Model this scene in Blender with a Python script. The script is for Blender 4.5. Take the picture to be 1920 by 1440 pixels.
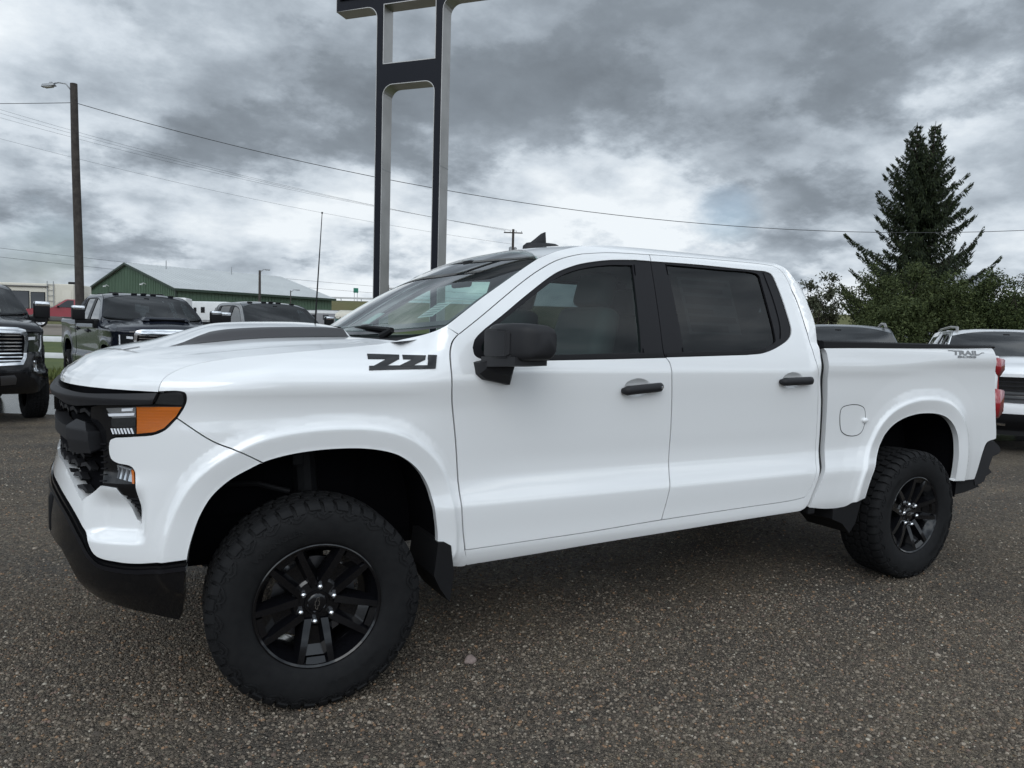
import bpy, bmesh, math, random
import numpy as np
from mathutils import Matrix, Vector
from mathutils.geometry import delaunay_2d_cdt
R = math.radians
scene = bpy.context.scene
for _o in list(bpy.data.objects): bpy.data.objects.remove(_o)
COL = scene.collection

# ------------------------------------------------------------------ camera
CAM = Vector((-.7085, -3.7653, 1.4725)); YAW, PITCH, ROLL, FPX = R(28.794), R(3.844), R(1.589), 1375.5
_f = Vector((math.sin(YAW) * math.cos(PITCH), math.cos(YAW) * math.cos(PITCH), -math.sin(PITCH)))
_r = Vector((math.cos(YAW), -math.sin(YAW), 0)); _u = _r.cross(_f)
_c, _s = math.cos(ROLL), math.sin(ROLL)
_r, _u = _c * _r + _s * _u, -_s * _r + _c * _u
cd = bpy.data.cameras.new('camera'); cam = bpy.data.objects.new('camera', cd); COL.objects.link(cam)
m = Matrix((( _r.x, _u.x, -_f.x, CAM.x), (_r.y, _u.y, -_f.y, CAM.y), (_r.z, _u.z, -_f.z, CAM.z), (0, 0, 0, 1)))
cam.matrix_world = m
cd.sensor_width = 36; cd.lens = FPX / 1920 * 36; cd.clip_start = .05; cd.clip_end = 6000
scene.camera = cam

# ------------------------------------------------------------------ world: overcast sky with broken cloud
SUN_EL, SUN_AZ = R(36), R(212)          # light comes from high behind the camera, softened by the cloud
world = bpy.data.worlds.new('World'); scene.world = world; world.use_nodes = True
nt = world.node_tree; N = nt.nodes; L = nt.links
N.clear()
def nd(tree, typ, **kw):
    n = tree.nodes.new(typ)
    for k, v in kw.items():
        if k in ('inputs',):
            for a, b in v.items(): n.inputs[a].default_value = b
        else: setattr(n, k, v)
    return n
out = nd(nt, 'ShaderNodeOutputWorld')
sky = nd(nt, 'ShaderNodeTexSky', sky_type='NISHITA', sun_disc=False, sun_elevation=SUN_EL, sun_rotation=SUN_AZ, dust_density=2.0)
bg1 = nd(nt, 'ShaderNodeBackground'); bg1.inputs[1].default_value = .10
L.new(sky.outputs[0], bg1.inputs[0])
tc = nd(nt, 'ShaderNodeTexCoord'); sep = nd(nt, 'ShaderNodeSeparateXYZ'); L.new(tc.outputs['Generated'], sep.inputs[0])
def wmath(op, a, b=None, c=None, clamp=False):
    n = nd(nt, 'ShaderNodeMath', operation=op, use_clamp=clamp)
    for i, v in enumerate((a, b, c)):
        if v is None: continue
        if isinstance(v, (int, float)): n.inputs[i].default_value = v
        else: L.new(v, n.inputs[i])
    return n.outputs[0]
zc = wmath('MAXIMUM', sep.outputs[2], 0.0)
den = wmath('ADD', zc, .34)
px = wmath('DIVIDE', sep.outputs[0], den); py = wmath('DIVIDE', sep.outputs[1], den)
comb = nd(nt, 'ShaderNodeCombineXYZ'); L.new(px, comb.inputs[0]); L.new(py, comb.inputs[1])
def wnoise(scale, detail, rough, dist, off, sz=1.0, lac=2.0):
    mp = nd(nt, 'ShaderNodeMapping'); mp.inputs['Location'].default_value = off; mp.inputs['Scale'].default_value = (1, 1, sz)
    L.new(comb.outputs[0], mp.inputs[0])
    n = nd(nt, 'ShaderNodeTexNoise'); n.inputs['Scale'].default_value = scale; n.inputs['Detail'].default_value = detail
    n.inputs['Roughness'].default_value = rough; n.inputs['Distortion'].default_value = dist; n.inputs['Lacunarity'].default_value = lac
    L.new(mp.outputs[0], n.inputs['Vector']); return n.outputs[0]
n1 = wnoise(1.0, 4, .5, 0, (5.6, 1.7, 0))       # large masses
n2 = wnoise(4.2, 9, .58, .0, (1.3, 4.2, 2))      # billows
n3 = wnoise(1.2, 6, .55, .3, (9.3, 2.2, 5))       # gaps
def blob(d, width):
    """soft cloud bank around a compass direction"""
    v = nd(nt, 'ShaderNodeVectorMath', operation='DOT_PRODUCT'); L.new(tc.outputs['Generated'], v.inputs[0]); v.inputs[1].default_value = Vector(d).normalized()
    return wmath('POWER', wmath('MAXIMUM', v.outputs['Value'], 0), width)
def smooth(v, lo, hi):
    mr = nd(nt, 'ShaderNodeMapRange', interpolation_type='SMOOTHSTEP'); L.new(v, mr.inputs[0]); mr.inputs[1].default_value = lo; mr.inputs[2].default_value = hi; return mr.outputs[0]
n4 = wnoise(2.0, 8, .60, 0, (7.9, 3.3, 1))        # clumps with a firmer edge
mixv = wmath('ADD', wmath('MULTIPLY', n1, .62), wmath('MULTIPLY_ADD', n2, .46, -.04))
mixv = wmath('MULTIPLY_ADD', wmath('SUBTRACT', smooth(n4, .46, .60), .45), .13, mixv)
for d, wd, am in (((-.03, .97, .22), 55, .085), ((.50, .74, .45), 10, .10), ((.62, .70, .33), 60, .06), ((.12, .90, .42), 40, .03), ((.62, .74, .17), 60, -.15), ((.84, .49, .24), 90, -.11), ((.29, .95, .09), 60, -.07), ((.5, .85, .10), 60, -.045), ((.80, .59, .10), 110, .05), ((.9, .42, .10), 200, .05), ((.28, .93, .22), 300, .03)):
    mixv = wmath('MULTIPLY_ADD', blob(d, wd), am, mixv)
cr = nd(nt, 'ShaderNodeValToRGB'); L.new(mixv, cr.inputs[0])
e = cr.color_ramp.elements
e[0].position = .33; e[0].color = (.70, .745, .78, 1)
e[1].position = .80; e[1].color = (.125, .145, .168, 1)
for pos, col in ((.42, (.52, .575, .63, 1)), (.48, (.37, .420, .472, 1)), (.54, (.268, .308, .352, 1)), (.61, (.195, .226, .260, 1))):
    k = e.new(pos); k.color = col
# overcast skies are brighter overhead and towards the veiled sun
sd = Vector((math.sin(SUN_AZ) * math.cos(SUN_EL), math.cos(SUN_AZ) * math.cos(SUN_EL), math.sin(SUN_EL)))
dot = nd(nt, 'ShaderNodeVectorMath', operation='DOT_PRODUCT'); L.new(tc.outputs['Generated'], dot.inputs[0]); dot.inputs[1].default_value = sd
glow = wmath('MULTIPLY', wmath('POWER', wmath('MAXIMUM', wmath('MULTIPLY_ADD', dot.outputs['Value'], .5, .5), 0), 3.0), 2.0)
gain = wmath('ADD', glow, 1.16)
mulc = nd(nt, 'ShaderNodeMixRGB', blend_type='MULTIPLY'); mulc.inputs[0].default_value = 1
cmb2 = nd(nt, 'ShaderNodeCombineXYZ'); [L.new(gain, cmb2.inputs[i]) for i in range(3)]
L.new(cr.outputs[0], mulc.inputs[1]); L.new(cmb2.outputs[0], mulc.inputs[2])
bg2 = nd(nt, 'ShaderNodeBackground'); L.new(mulc.outputs[0], bg2.inputs[0])
gap = wmath('ADD', blob((.694, .699, .165), 500), blob((-.076, .995, .06), 260))
gap = wmath('MULTIPLY', wmath('MULTIPLY_ADD', n3, -2.2, wmath('ADD', gap, .62), clamp=True), 1.9, clamp=True)
cov = wmath('MULTIPLY_ADD', gap, -.75, 1.0)
mx = nd(nt, 'ShaderNodeMixShader'); L.new(cov, mx.inputs[0]); L.new(bg1.outputs[0], mx.inputs[1]); L.new(bg2.outputs[0], mx.inputs[2])
L.new(mx.outputs[0], out.inputs[0])
# ------------------------------------------------------------------ sun behind thin cloud
sl = bpy.data.lights.new('sun', 'SUN'); sl.energy = .65; sl.angle = R(35); sl.color = (1, .98, .95)
so = bpy.data.objects.new('sun', sl); COL.objects.link(so); so.location = (-6, -12, 14)
so.rotation_euler = (-sd).to_track_quat('-Z', 'Y').to_euler()
scene.view_settings.view_transform = 'Standard'; scene.view_settings.look = 'None'; scene.view_settings.exposure = .10; scene.view_settings.gamma = 1
scene.view_settings.use_curve_mapping = False
scene.cycles.max_bounces = 8; scene.cycles.transparent_max_bounces = 16; scene.cycles.glossy_bounces = 4; scene.cycles.diffuse_bounces = 3
scene.cycles.caustics_reflective = False; scene.cycles.caustics_refractive = False

# ------------------------------------------------------------------ helpers
def tag(o, label=None, cat=None, group=None, kind=None):
    for k, v in (('label', label), ('category', cat), ('group', group), ('kind', kind)):
        if v: o[k] = v
    return o
def empty(name, loc=(0, 0, 0), rz=0.0, parent=None):
    o = bpy.data.objects.new(name, None); COL.objects.link(o); o.location = loc; o.rotation_euler = (0, 0, rz); o.parent = parent
    o.empty_display_size = .1
    return o
def mk(name, V, F, mat, parent=None, smooth=False, normals=None, loc=None):
    me = bpy.data.meshes.new(name)
    if isinstance(V, np.ndarray): V = V.tolist()
    if isinstance(F, np.ndarray): F = F.tolist()
    me.from_pydata(V, [], F)
    if mat is not None:
        for mm in (mat if isinstance(mat, (list, tuple)) else [mat]): me.materials.append(mm)
    if smooth or normals is not None: me.polygons.foreach_set('use_smooth', [True] * len(me.polygons))
    me.update()
    if normals is not None: me.normals_split_custom_set_from_vertices([tuple(n) for n in normals])
    o = bpy.data.objects.new(name, me); COL.objects.link(o); o.parent = parent
    if loc is not None: o.location = loc
    return o
def bmk(name, bm, mat, parent=None, smooth=False, loc=None, auto=None):
    me = bpy.data.meshes.new(name); bm.normal_update()
    if auto is not None:
        for ed in bm.edges:
            if len(ed.link_faces) == 2 and ed.calc_face_angle(0) > R(auto): ed.smooth = False
    bm.to_mesh(me); bm.free()
    for mm in (mat if isinstance(mat, (list, tuple)) else [mat]): me.materials.append(mm)
    if smooth or auto is not None: me.polygons.foreach_set('use_smooth', [True] * len(me.polygons))
    o = bpy.data.objects.new(name, me); COL.objects.link(o); o.parent = parent
    if loc is not None: o.location = loc
    return o
def b_box(bm, c, s, bev=0.0, seg=2, mat=None, rot=None, taper=None):
    """box with bevelled edges added to bm; taper=(sx,sy) scales the top"""
    g = bmesh.ops.create_cube(bm, size=1.0); vs = g['verts']
    for v in vs:
        k = v.co.z + .5
        if taper: v.co.x *= 1 + (taper[0] - 1) * k; v.co.y *= 1 + (taper[1] - 1) * k
        v.co = Vector((v.co.x * s[0], v.co.y * s[1], v.co.z * s[2]))
    if bev > 0:
        es = list({e for v in vs for e in v.link_edges})
        r = bmesh.ops.bevel(bm, geom=es, offset=bev, segments=seg, profile=.6, affect='EDGES')
        vs = list({v for f in r['faces'] for v in f.verts} | {v for v in vs if v.is_valid})
    M = Matrix.Translation(Vector(c)) @ (rot.to_4x4() if rot else Matrix.Identity(4))
    for v in vs: v.co = M @ v.co
    return vs
def b_tube(bm, pts, rad, n=8, cap=True):
    pts = [Vector(p) for p in pts]; rings = []
    rads = rad if isinstance(rad, (list, tuple)) else [rad] * len(pts)
    up = None
    for i, p in enumerate(pts):
        t = (pts[min(i+1, len(pts)-1)] - pts[max(i-1, 0)]).normalized()
        if up is None: up = t.orthogonal().normalized()
        up = (up - t * up.dot(t)); up = up.normalized() if up.length > 1e-6 else t.orthogonal().normalized()
        w = t.cross(up)
        rings.append([bm.verts.new(p + rads[i] * (math.cos(a) * up + math.sin(a) * w)) for a in [2*math.pi*k/n for k in range(n)]])
    for a, b in zip(rings, rings[1:]):
        for k in range(n): bm.faces.new((a[k], a[(k+1) % n], b[(k+1) % n], b[k]))
    if cap:
        bm.faces.new(list(reversed(rings[0]))); bm.faces.new(rings[-1])
def b_prism(bm, pts, z0, z1, axis=2, fn=None):
    """extrude polygon pts (2D) between z0 and z1 along axis"""
    def P(a, b, h):
        v = {0: (h, a, b), 1: (a, h, b), 2: (a, b, h)}[axis]
        return fn(*v) if fn else v
    lo = [bm.verts.new(P(a, b, z0)) for a, b in pts]; hi = [bm.verts.new(P(a, b, z1)) for a, b in pts]
    n = len(pts); fs = [bm.faces.new(lo), bm.faces.new(hi)]
    for i in range(n): fs.append(bm.faces.new((lo[i], lo[(i+1) % n], hi[(i+1) % n], hi[i])))
    bmesh.ops.recalc_face_normals(bm, faces=fs)
def b_lathe(bm, prof, n=48, axis='Y', closed=False):
    rings = []
    for k in range(n):
        a = 2 * math.pi * k / n; c, s = math.cos(a), math.sin(a)
        rings.append([bm.verts.new({'Y': (r * c, h, r * s), 'Z': (r * c, r * s, h)}[axis]) for r, h in prof])
    m = len(prof); fs = []
    for k in range(n):
        A, B = rings[k], rings[(k+1) % n]
        for i in range(m if closed else m - 1):
            j = (i + 1) % m
            fs.append(bm.faces.new((A[i], A[j], B[j], B[i])))
    return fs
def copy_tree(o, parent=None):
    c = o.copy(); COL.objects.link(c); c.parent = parent
    for ch in o.children: copy_tree(ch, c)
    return c
def bm_box_obj(name, c, s, mat, parent=None, bev=.0, seg=2, rot=None, taper=None):
    bm = bmesh.new(); b_box(bm, c, s, bev, seg, rot=rot, taper=taper); return bmk(name, bm, mat, parent, auto=35 if bev else None)
def in_poly(P, A):
    x, y = P[:, 0], P[:, 1]; c = np.zeros(len(P), bool)
    for i in range(len(A)):
        x0, y0 = A[i]; x1, y1 = A[(i+1) % len(A)]
        if y0 == y1: continue
        m_ = ((y0 > y) != (y1 > y)) & (x < (x1 - x0) * (y - y0) / (y1 - y0) + x0); c ^= m_
    return c
def subdiv(A, step):
    out = []
    for i in range(len(A)):
        a = A[i]; b = A[(i+1) % len(A)]; n = max(1, int(math.ceil(np.hypot(*(b - a)) / step)))
        for k in range(n): out.append(a + (b - a) * k / n)
    return np.array(out)
def join(*segs):
    """outline from open segments; segments of 3+ points are splined, corners stay sharp"""
    out = []
    for s_ in segs:
        s_ = np.asarray(s_, float); c_ = catmull(s_, 6) if len(s_) > 2 else s_
        if out and np.hypot(*(out[-1] - c_[0])) < 2e-3: c_ = c_[1:]
        out += list(c_)
    if np.hypot(*(out[0] - out[-1])) < 2e-3: out.pop()
    return np.array(out)
def poly_dist(P, A):
    P = np.asarray(P); d = np.full(len(P), 9.)
    for i in range(len(A) - 1):
        a = A[i]; b = A[i+1] - a; t = np.clip(((P - a) @ b) / max(b @ b, 1e-12), 0, 1)
        d = np.minimum(d, np.linalg.norm(P - a - t[:, None] * b, axis=1))
    return d
def panel(name, outline, fn, mat, parent=None, step=.02, hem=.015, holes=(), mirror=False, flip=False, bstep=None, h=.004, extra=()):
    """curved sheet: outline (2D) filled with a fine triangulation, mapped through fn(u, v) -> Nx3, with analytic normals and a turned-in edge"""
    loops = [subdiv(np.asarray(a, float), bstep or step * .6) for a in [outline] + list(holes)]
    A = loops[0]; lo = A.min(0); hi = A.max(0)
    gx, gy = np.meshgrid(np.arange(lo[0], hi[0], step), np.arange(lo[1], hi[1], step)); gx[1::2] += step * .5
    P = np.stack([gx.ravel(), gy.ravel()], 1)
    P = P[in_poly(P, A)]
    for B in loops[1:]:
        if len(P): P = P[~in_poly(P, B)]
    for B in loops:
        if len(P): P = P[poly_dist(P, np.vstack([B, B[:1]])) > step * .45]
    XL = []
    for B in extra:
        B = np.asarray(B, float); q = in_poly(B, A) & (poly_dist(B, np.vstack([A, A[:1]])) > .004); XL.append((B, q))
        if len(P): P = P[poly_dist(P, B) > .005]
    V = np.vstack(loops + [P]) if len(P) else np.vstack(loops)
    E = []; k = 0
    for B in loops:
        n = len(B); E += [(k + i, k + (i+1) % n) for i in range(n)]; k += n
    k = len(V)
    for B, q in XL:
        ix = np.full(len(B), -1); ix[q] = k + np.arange(q.sum()); k += int(q.sum()); V = np.vstack([V, B[q]])
        E += [(int(ix[i]), int(ix[i+1])) for i in range(len(B) - 1) if ix[i] >= 0 and ix[i+1] >= 0]
    r = delaunay_2d_cdt([Vector(v) for v in V.tolist()], E, [], 0, 1e-6)
    V = np.array([(v.x, v.y) for v in r[0]]); T = np.array([f for f in r[2]])
    c = V[T].mean(1); ok = in_poly(c, A)
    for B in loops[1:]: ok &= ~in_poly(c, B)
    T = T[ok]
    a = V[T]; ar = (a[:, 1, 0]-a[:, 0, 0])*(a[:, 2, 1]-a[:, 0, 1]) - (a[:, 1, 1]-a[:, 0, 1])*(a[:, 2, 0]-a[:, 0, 0])
    T[ar < 0] = T[ar < 0][:, ::-1]; T = T[np.abs(ar) > 1e-10]
    X = fn(V[:, 0], V[:, 1]); du = fn(V[:, 0] + h, V[:, 1]) - fn(V[:, 0] - h, V[:, 1]); dv = fn(V[:, 0], V[:, 1] + h) - fn(V[:, 0], V[:, 1] - h)
    n = np.cross(du, dv); n /= np.maximum(np.linalg.norm(n, axis=1), 1e-12)[:, None]
    if flip: n = -n; T = T[:, ::-1]
    VV = X; NN = n; F = T.tolist()
    if hem:
        ed = {}
        for t in T:
            for i in range(3):
                e_ = (int(t[i]), int(t[(i+1) % 3])); ed[e_] = 1
        B = [e_ for e_ in ed if (e_[1], e_[0]) not in ed]
        idx = {}; 
        for e_ in B:
            for v in e_: idx.setdefault(v, len(idx))
        keys = list(idx); top = X[keys]; bot = top - n[keys] * hem
        en = np.zeros_like(top)
        for a_, b_ in B:
            q = np.cross(X[b_] - X[a_], n[a_]); en[idx[a_]] += q; en[idx[b_]] += q
        en /= np.maximum(np.linalg.norm(en, axis=1), 1e-12)[:, None]
        k0 = len(X); m_ = len(keys)
        VV = np.vstack([X, top, bot]); NN = np.vstack([n, en, en])
        F += [[k0 + idx[b_], k0 + idx[a_], k0 + m_ + idx[a_], k0 + m_ + idx[b_]] for a_, b_ in B]
    if mirror:
        VV = VV * [1, -1, 1]; NN = NN * [1, -1, 1]; F = [f[::-1] for f in F]
    return mk(name, VV, F, mat, parent, normals=NN)
def text_shape(txt, size=1.0, bold=0.0):
    cu = bpy.data.curves.new('txt', 'FONT'); cu.body = txt; cu.size = size; cu.offset = bold; cu.resolution_u = 3
    o = bpy.data.objects.new('txt', cu); COL.objects.link(o)
    dg = bpy.context.evaluated_depsgraph_get(); me = o.evaluated_get(dg).to_mesh()
    V = np.array([tuple(v.co)[:2] for v in me.vertices]); F = [list(p.vertices) for p in me.polygons]
    o.evaluated_get(dg).to_mesh_clear(); bpy.data.objects.remove(o); bpy.data.curves.remove(cu)
    return V, F

# ------------------------------------------------------------------ materials
MATS = {}
def pmat(name, col, rough=.5, metal=0.0, coat=0.0, spec=.5, bump=None, var=None, coat_rough=.03, alpha=None):
    m = bpy.data.materials.new(name); m.use_nodes = True; t = m.node_tree; b = t.nodes['Principled BSDF']
    b.inputs['Base Color'].default_value = (*col, 1); b.inputs['Roughness'].default_value = rough; b.inputs['Metallic'].default_value = metal
    b.inputs['Coat Weight'].default_value = coat; b.inputs['Coat Roughness'].default_value = coat_rough; b.inputs['Specular IOR Level'].default_value = spec
    co = None
    if var or bump:
        co = t.nodes.new('ShaderNodeTexCoord')
    if var:        # (scale, amount[, second colour])
        n = t.nodes.new('ShaderNodeTexNoise'); n.inputs['Scale'].default_value = var[0]; n.inputs['Detail'].default_value = 6
        t.links.new(co.outputs['Object'], n.inputs['Vector'])
        c2 = var[2] if len(var) > 2 else tuple(c * .5 for c in col)
        rp = t.nodes.new('ShaderNodeValToRGB'); rp.color_ramp.elements[0].position = .35; rp.color_ramp.elements[1].position = .68
        rp.color_ramp.elements[0].color = (*[a + (b_ - a) * var[1] for a, b_ in zip(col, c2)], 1); rp.color_ramp.elements[1].color = (*col, 1)
        t.links.new(n.outputs[0], rp.inputs[0]); t.links.new(rp.outputs[0], b.inputs['Base Color'])
    if bump:       # (scale, strength, distance)
        n = t.nodes.new('ShaderNodeTexNoise'); n.inputs['Scale'].default_value = bump[0]; n.inputs['Detail'].default_value = 4
        t.links.new(co.outputs['Object'], n.inputs['Vector'])
        bp = t.nodes.new('ShaderNodeBump'); bp.inputs['Strength'].default_value = bump[1]; bp.inputs['Distance'].default_value = bump[2]
        t.links.new(n.outputs[0], bp.inputs['Height']); t.links.new(bp.outputs[0], b.inputs['Normal'])
    MATS[name] = m
    return m
def gmat(name, tint, refl=1.0, rough=.0, dirt=0.0, ior=1.5, f0=None):
    """window glass: tinted see-through body with a Fresnel reflection"""
    m = bpy.data.materials.new(name); m.use_nodes = True; t = m.node_tree; t.nodes.clear()
    o = t.nodes.new('ShaderNodeOutputMaterial'); tr = t.nodes.new('ShaderNodeBsdfTransparent'); tr.inputs[0].default_value = (*tint, 1)
    gl = t.nodes.new('ShaderNodeBsdfGlossy'); gl.inputs[0].default_value = (refl, refl, refl, 1); gl.inputs['Roughness'].default_value = rough
    lw = t.nodes.new('ShaderNodeLayerWeight'); lw.inputs[0].default_value = .5
    pw = t.nodes.new('ShaderNodeMath'); pw.operation = 'POWER'; pw.inputs[1].default_value = 5; t.links.new(lw.outputs['Facing'], pw.inputs[0])
    fr = t.nodes.new('ShaderNodeMath'); fr.operation = 'MULTIPLY_ADD'; f0 = f0 or ((ior - 1) / (ior + 1))**2 * 1.8; fr.inputs[1].default_value = 1 - f0; fr.inputs[2].default_value = f0; t.links.new(pw.outputs[0], fr.inputs[0])
    mx = t.nodes.new('ShaderNodeMixShader'); t.links.new(fr.outputs[0], mx.inputs[0]); t.links.new(tr.outputs[0], mx.inputs[1]); t.links.new(gl.outputs[0], mx.inputs[2])
    t.links.new(mx.outputs[0], o.inputs[0]); MATS[name] = m
    return m
WHITE = pmat('white paint', (.78, .79, .795), .30, coat=1.0, spec=.5, coat_rough=.015); WHITE.node_tree.nodes['Principled BSDF'].inputs['Coat IOR'].default_value = 1.75
BLKGLOSS = pmat('gloss black', (.006, .006, .007), .12, coat=.2, spec=.4)
BLKPL = pmat('black plastic', (.008, .008, .009), .6, spec=.2, bump=(900, .12, .001))
GREYPL = pmat('charcoal plastic', (.017, .017, .019), .5, spec=.25, bump=(700, .12, .001))
SATIN = pmat('satin black trim', (.010, .0097, .0115), .45, spec=.2)
VOID = pmat('underbody black', (.004, .004, .005), .9, spec=.04)
RUBBER = pmat('tyre rubber', (.0075, .0077, .0085), .75, spec=.18, var=(30, .5, (.014, .014, .0145)), bump=(260, .15, .002))
RIMBLK = pmat('black alloy', (.004, .004, .005), .14, coat=.35, spec=.35)
CHROME = pmat('chrome', (.75, .76, .78), .12, metal=1.0)
STEEL = pmat('brake steel', (.16, .16, .17), .35, metal=1.0)
AMBER = pmat('amber lens', (.50, .125, .008), .15, coat=1.0, bump=(300, .25, .002))
REDLENS = pmat('red lens', (.28, .012, .018), .12, coat=1.0)
LAMPCLR = pmat('lamp reflector', (.55, .58, .62), .18, metal=.9, coat=1.0)
DARKLENS = pmat('smoked lens', (.018, .02, .022), .05, coat=1.0)
DECAL = pmat('matt black decal', (.045, .043, .045), .42)
GREYDEC = pmat('grey decal', (.20, .205, .21), .5)
SEAT = pmat('seat cloth', (.035, .037, .04), .8, bump=(400, .3, .002))
LINER = pmat('headliner', (.55, .55, .53), .9)
PAPER2 = pmat('window label', (.16, .165, .15), .6); PAPER = pmat('sticker paper', (.46, .53, .51), .6)
WSGLASS = gmat('windshield glass', (.70, .86, .81), f0=.17)
FGLASS = gmat('front door glass', (.60, .76, .72), f0=.030)
RGLASS = gmat('privacy glass', (.15, .17, .178), f0=.038)
# ---- body surface of the pickup: G(s, z); s runs along the plan outline from the nose centre, q = s - S0 equals x on the flanks
PLAN = [(-.905, 0), (-.902, .2), (-.880, .42), (-.825, .62), (-.735, .77), (-.60, .875), (-.42, .938), (-.2, .968), (.1, .98), (.45, .98)]
def pchip(xs, ys, x):
    xs = np.asarray(xs, float); ys = np.asarray(ys, float); h = np.diff(xs); d = np.diff(ys) / h
    m = np.zeros_like(ys)
    if len(xs) > 2:
        w1 = 2 * h[1:] + h[:-1]; w2 = h[1:] + 2 * h[:-1]
        ok = d[1:] * d[:-1] > 0
        with np.errstate(divide='ignore', invalid='ignore'):
            mm = (w1 + w2) / (w1 / d[:-1] + w2 / d[1:])
        m[1:-1] = np.where(ok, mm, 0)
    m[0] = d[0]; m[-1] = d[-1]
    x = np.clip(x, xs[0], xs[-1]); i = np.clip(np.searchsorted(xs, x) - 1, 0, len(xs) - 2)
    t = (x - xs[i]) / h[i]
    return ((2*t**3 - 3*t**2 + 1) * ys[i] + (t**3 - 2*t**2 + t) * h[i] * m[i] + (-2*t**3 + 3*t**2) * ys[i+1] + (t**3 - t**2) * h[i] * m[i+1])
def catmull(P, n=10, closed=False):
    P = np.asarray(P, float)
    if len(P) < 3 and not closed: return P
    Q = np.vstack([P[-1], P, P[0], P[1]]) if closed else np.vstack([2*P[0]-P[1], P, 2*P[-1]-P[-2]])
    out = []
    for k in range(1, len(Q) - 2):
        p0, p1, p2, p3 = Q[k-1:k+3]
        t0 = 0; t1 = t0 + max(np.linalg.norm(p1-p0), 1e-6)**.5; t2 = t1 + max(np.linalg.norm(p2-p1), 1e-6)**.5; t3 = t2 + max(np.linalg.norm(p3-p2), 1e-6)**.5
        t = np.linspace(t1, t2, n, endpoint=False)[:, None]
        A1 = (t1-t)/(t1-t0)*p0 + (t-t0)/(t1-t0)*p1; A2 = (t2-t)/(t2-t1)*p1 + (t-t1)/(t2-t1)*p2; A3 = (t3-t)/(t3-t2)*p2 + (t-t2)/(t3-t2)*p3
        B1 = (t2-t)/(t2-t0)*A1 + (t-t0)/(t2-t0)*A2; B2 = (t3-t)/(t3-t1)*A2 + (t-t1)/(t3-t1)*A3
        out.append((t2-t)/(t2-t1)*B1 + (t-t1)/(t2-t1)*B2)
    if not closed: out.append(P[-1:])
    return np.vstack(out)
_pl = catmull(PLAN, 40)
_pl = np.vstack([_pl, [[6.0, .98]]])
_ps = np.concatenate([[0], np.cumsum(np.linalg.norm(np.diff(_pl, axis=0), axis=1))])
S0 = float(np.interp(.45, _pl[:, 0], _ps)) - .45            # s at x = 0 on the flank
_tx = np.gradient(_pl[:, 0], _ps); _ty = np.gradient(_pl[:, 1], _ps); _tx[-1] = 1; _ty[-1] = 0; _tx[-2] = 1; _ty[-2] = 0
# offset tables (z, width - 0.98) at stations q
CAB = [(.38, .88), (.45, .935), (.50, .962), (.545, .973), (.60, .974), (.70, .980), (.732, .981), (.745, .9785), (.80, .960), (.86, .948), (.90, .947), (1.0, .954), (1.15, .966), (1.27, .977), (1.31, .979), (1.345, .972), (1.40, .957), (1.50, .925), (1.65, .868), (1.80, .808), (1.89, .768), (1.92, .742), (1.94, .705), (1.96, .62)]
DOORF = [(.38, .88), (.45, .935), (.50, .962), (.545, .973), (.60, .974), (.70, .979), (.732, .980), (.745, .978), (.80, .964), (.87, .957), (1.05, .962), (1.15, .966), (1.22, .976), (1.27, .983), (1.31, .979), (1.35, .968), (1.40, .953), (1.50, .918), (1.65, .864), (1.80, .806), (1.89, .768), (1.92, .742), (1.94, .705), (1.96, .62)]
FEND = [(.38, .90), (.5, .96), (.62, .972), (.8, .974), (.95, .974), (1.08, .970), (1.15, .965), (1.20, .970), (1.245, .980), (1.27, .980), (1.30, .966), (1.35, .915), (1.39, .85), (1.42, .79), (1.5, .6)]
FENF = [(.38, .90), (.5, .955), (.60, .984), (.64, .986), (.8, .982), (.95, .980), (1.08, .976), (1.15, .972), (1.20, .975), (1.235, .980), (1.265, .974), (1.30, .945), (1.34, .89), (1.38, .82), (1.42, .72)]
FRNT = [(.36, .86), (.44, .93), (.52, .985), (.60, 1.008), (.64, 1.014), (.70, 1.015), (.78, 1.010), (.88, .995), (.96, .98), (1.1, .98), (1.2, .985), (1.245, .985), (1.29, .97), (1.33, .93), (1.38, .85)]
BED = [(.38, .88), (.45, .93), (.50, .955), (.56, .970), (.66, .976), (.72, .979), (.745, .976), (.80, .960), (.87, .949), (1.0, .955), (1.15, .966), (1.27, .974), (1.325, .984), (1.35, .985), (1.39, .978), (1.45, .968), (1.47, .955)]
BEDR = [(.38, .86), (.5, .93), (.6, .955), (.8, .968), (1.0, .967), (1.2, .962), (1.32, .966), (1.385, .978), (1.405, .978), (1.45, .968), (1.47, .955)]
STN = [(-1.7, FRNT), (-.95, FRNT), (-.45, FENF), (-.1, FEND), (.25, FEND), (.56, DOORF), (.95, CAB), (2.72, CAB), (2.80, BED), (3.1, BED), (4.35, BEDR), (4.7, BEDR)]
_zg = np.arange(.3, 2.0, .004); _qg = np.arange(-1.7, 4.9, .02)
_tab = np.array([pchip([a for a, b in t], [b for a, b in t], _zg) - .98 for q, t in STN])
_k = np.exp(-.5 * (np.arange(-6, 7) / 1.5)**2); _k /= _k.sum()
_tab = np.array([np.convolve(np.pad(r, 6, mode='edge'), _k, 'valid') for r in _tab])
_W = np.array([pchip([q for q, t in STN], _tab[:, j], _qg) for j in range(len(_zg))]).T
ARCHF = np.array([(-.478, .58), (-.470, .65), (-.453, .721), (-.429, .790), (-.390, .858), (-.329, .915), (-.263, .952), (-.206, .978), (-.126, .998), (-.018, 1.011), (.092, 1.0135), (.169, 1.009), (.247, .996), (.313, .974), (.372, .935), (.416, .889), (.448, .833), (.468, .768), (.480, .697), (.489, .638), (.492, .56)])
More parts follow.
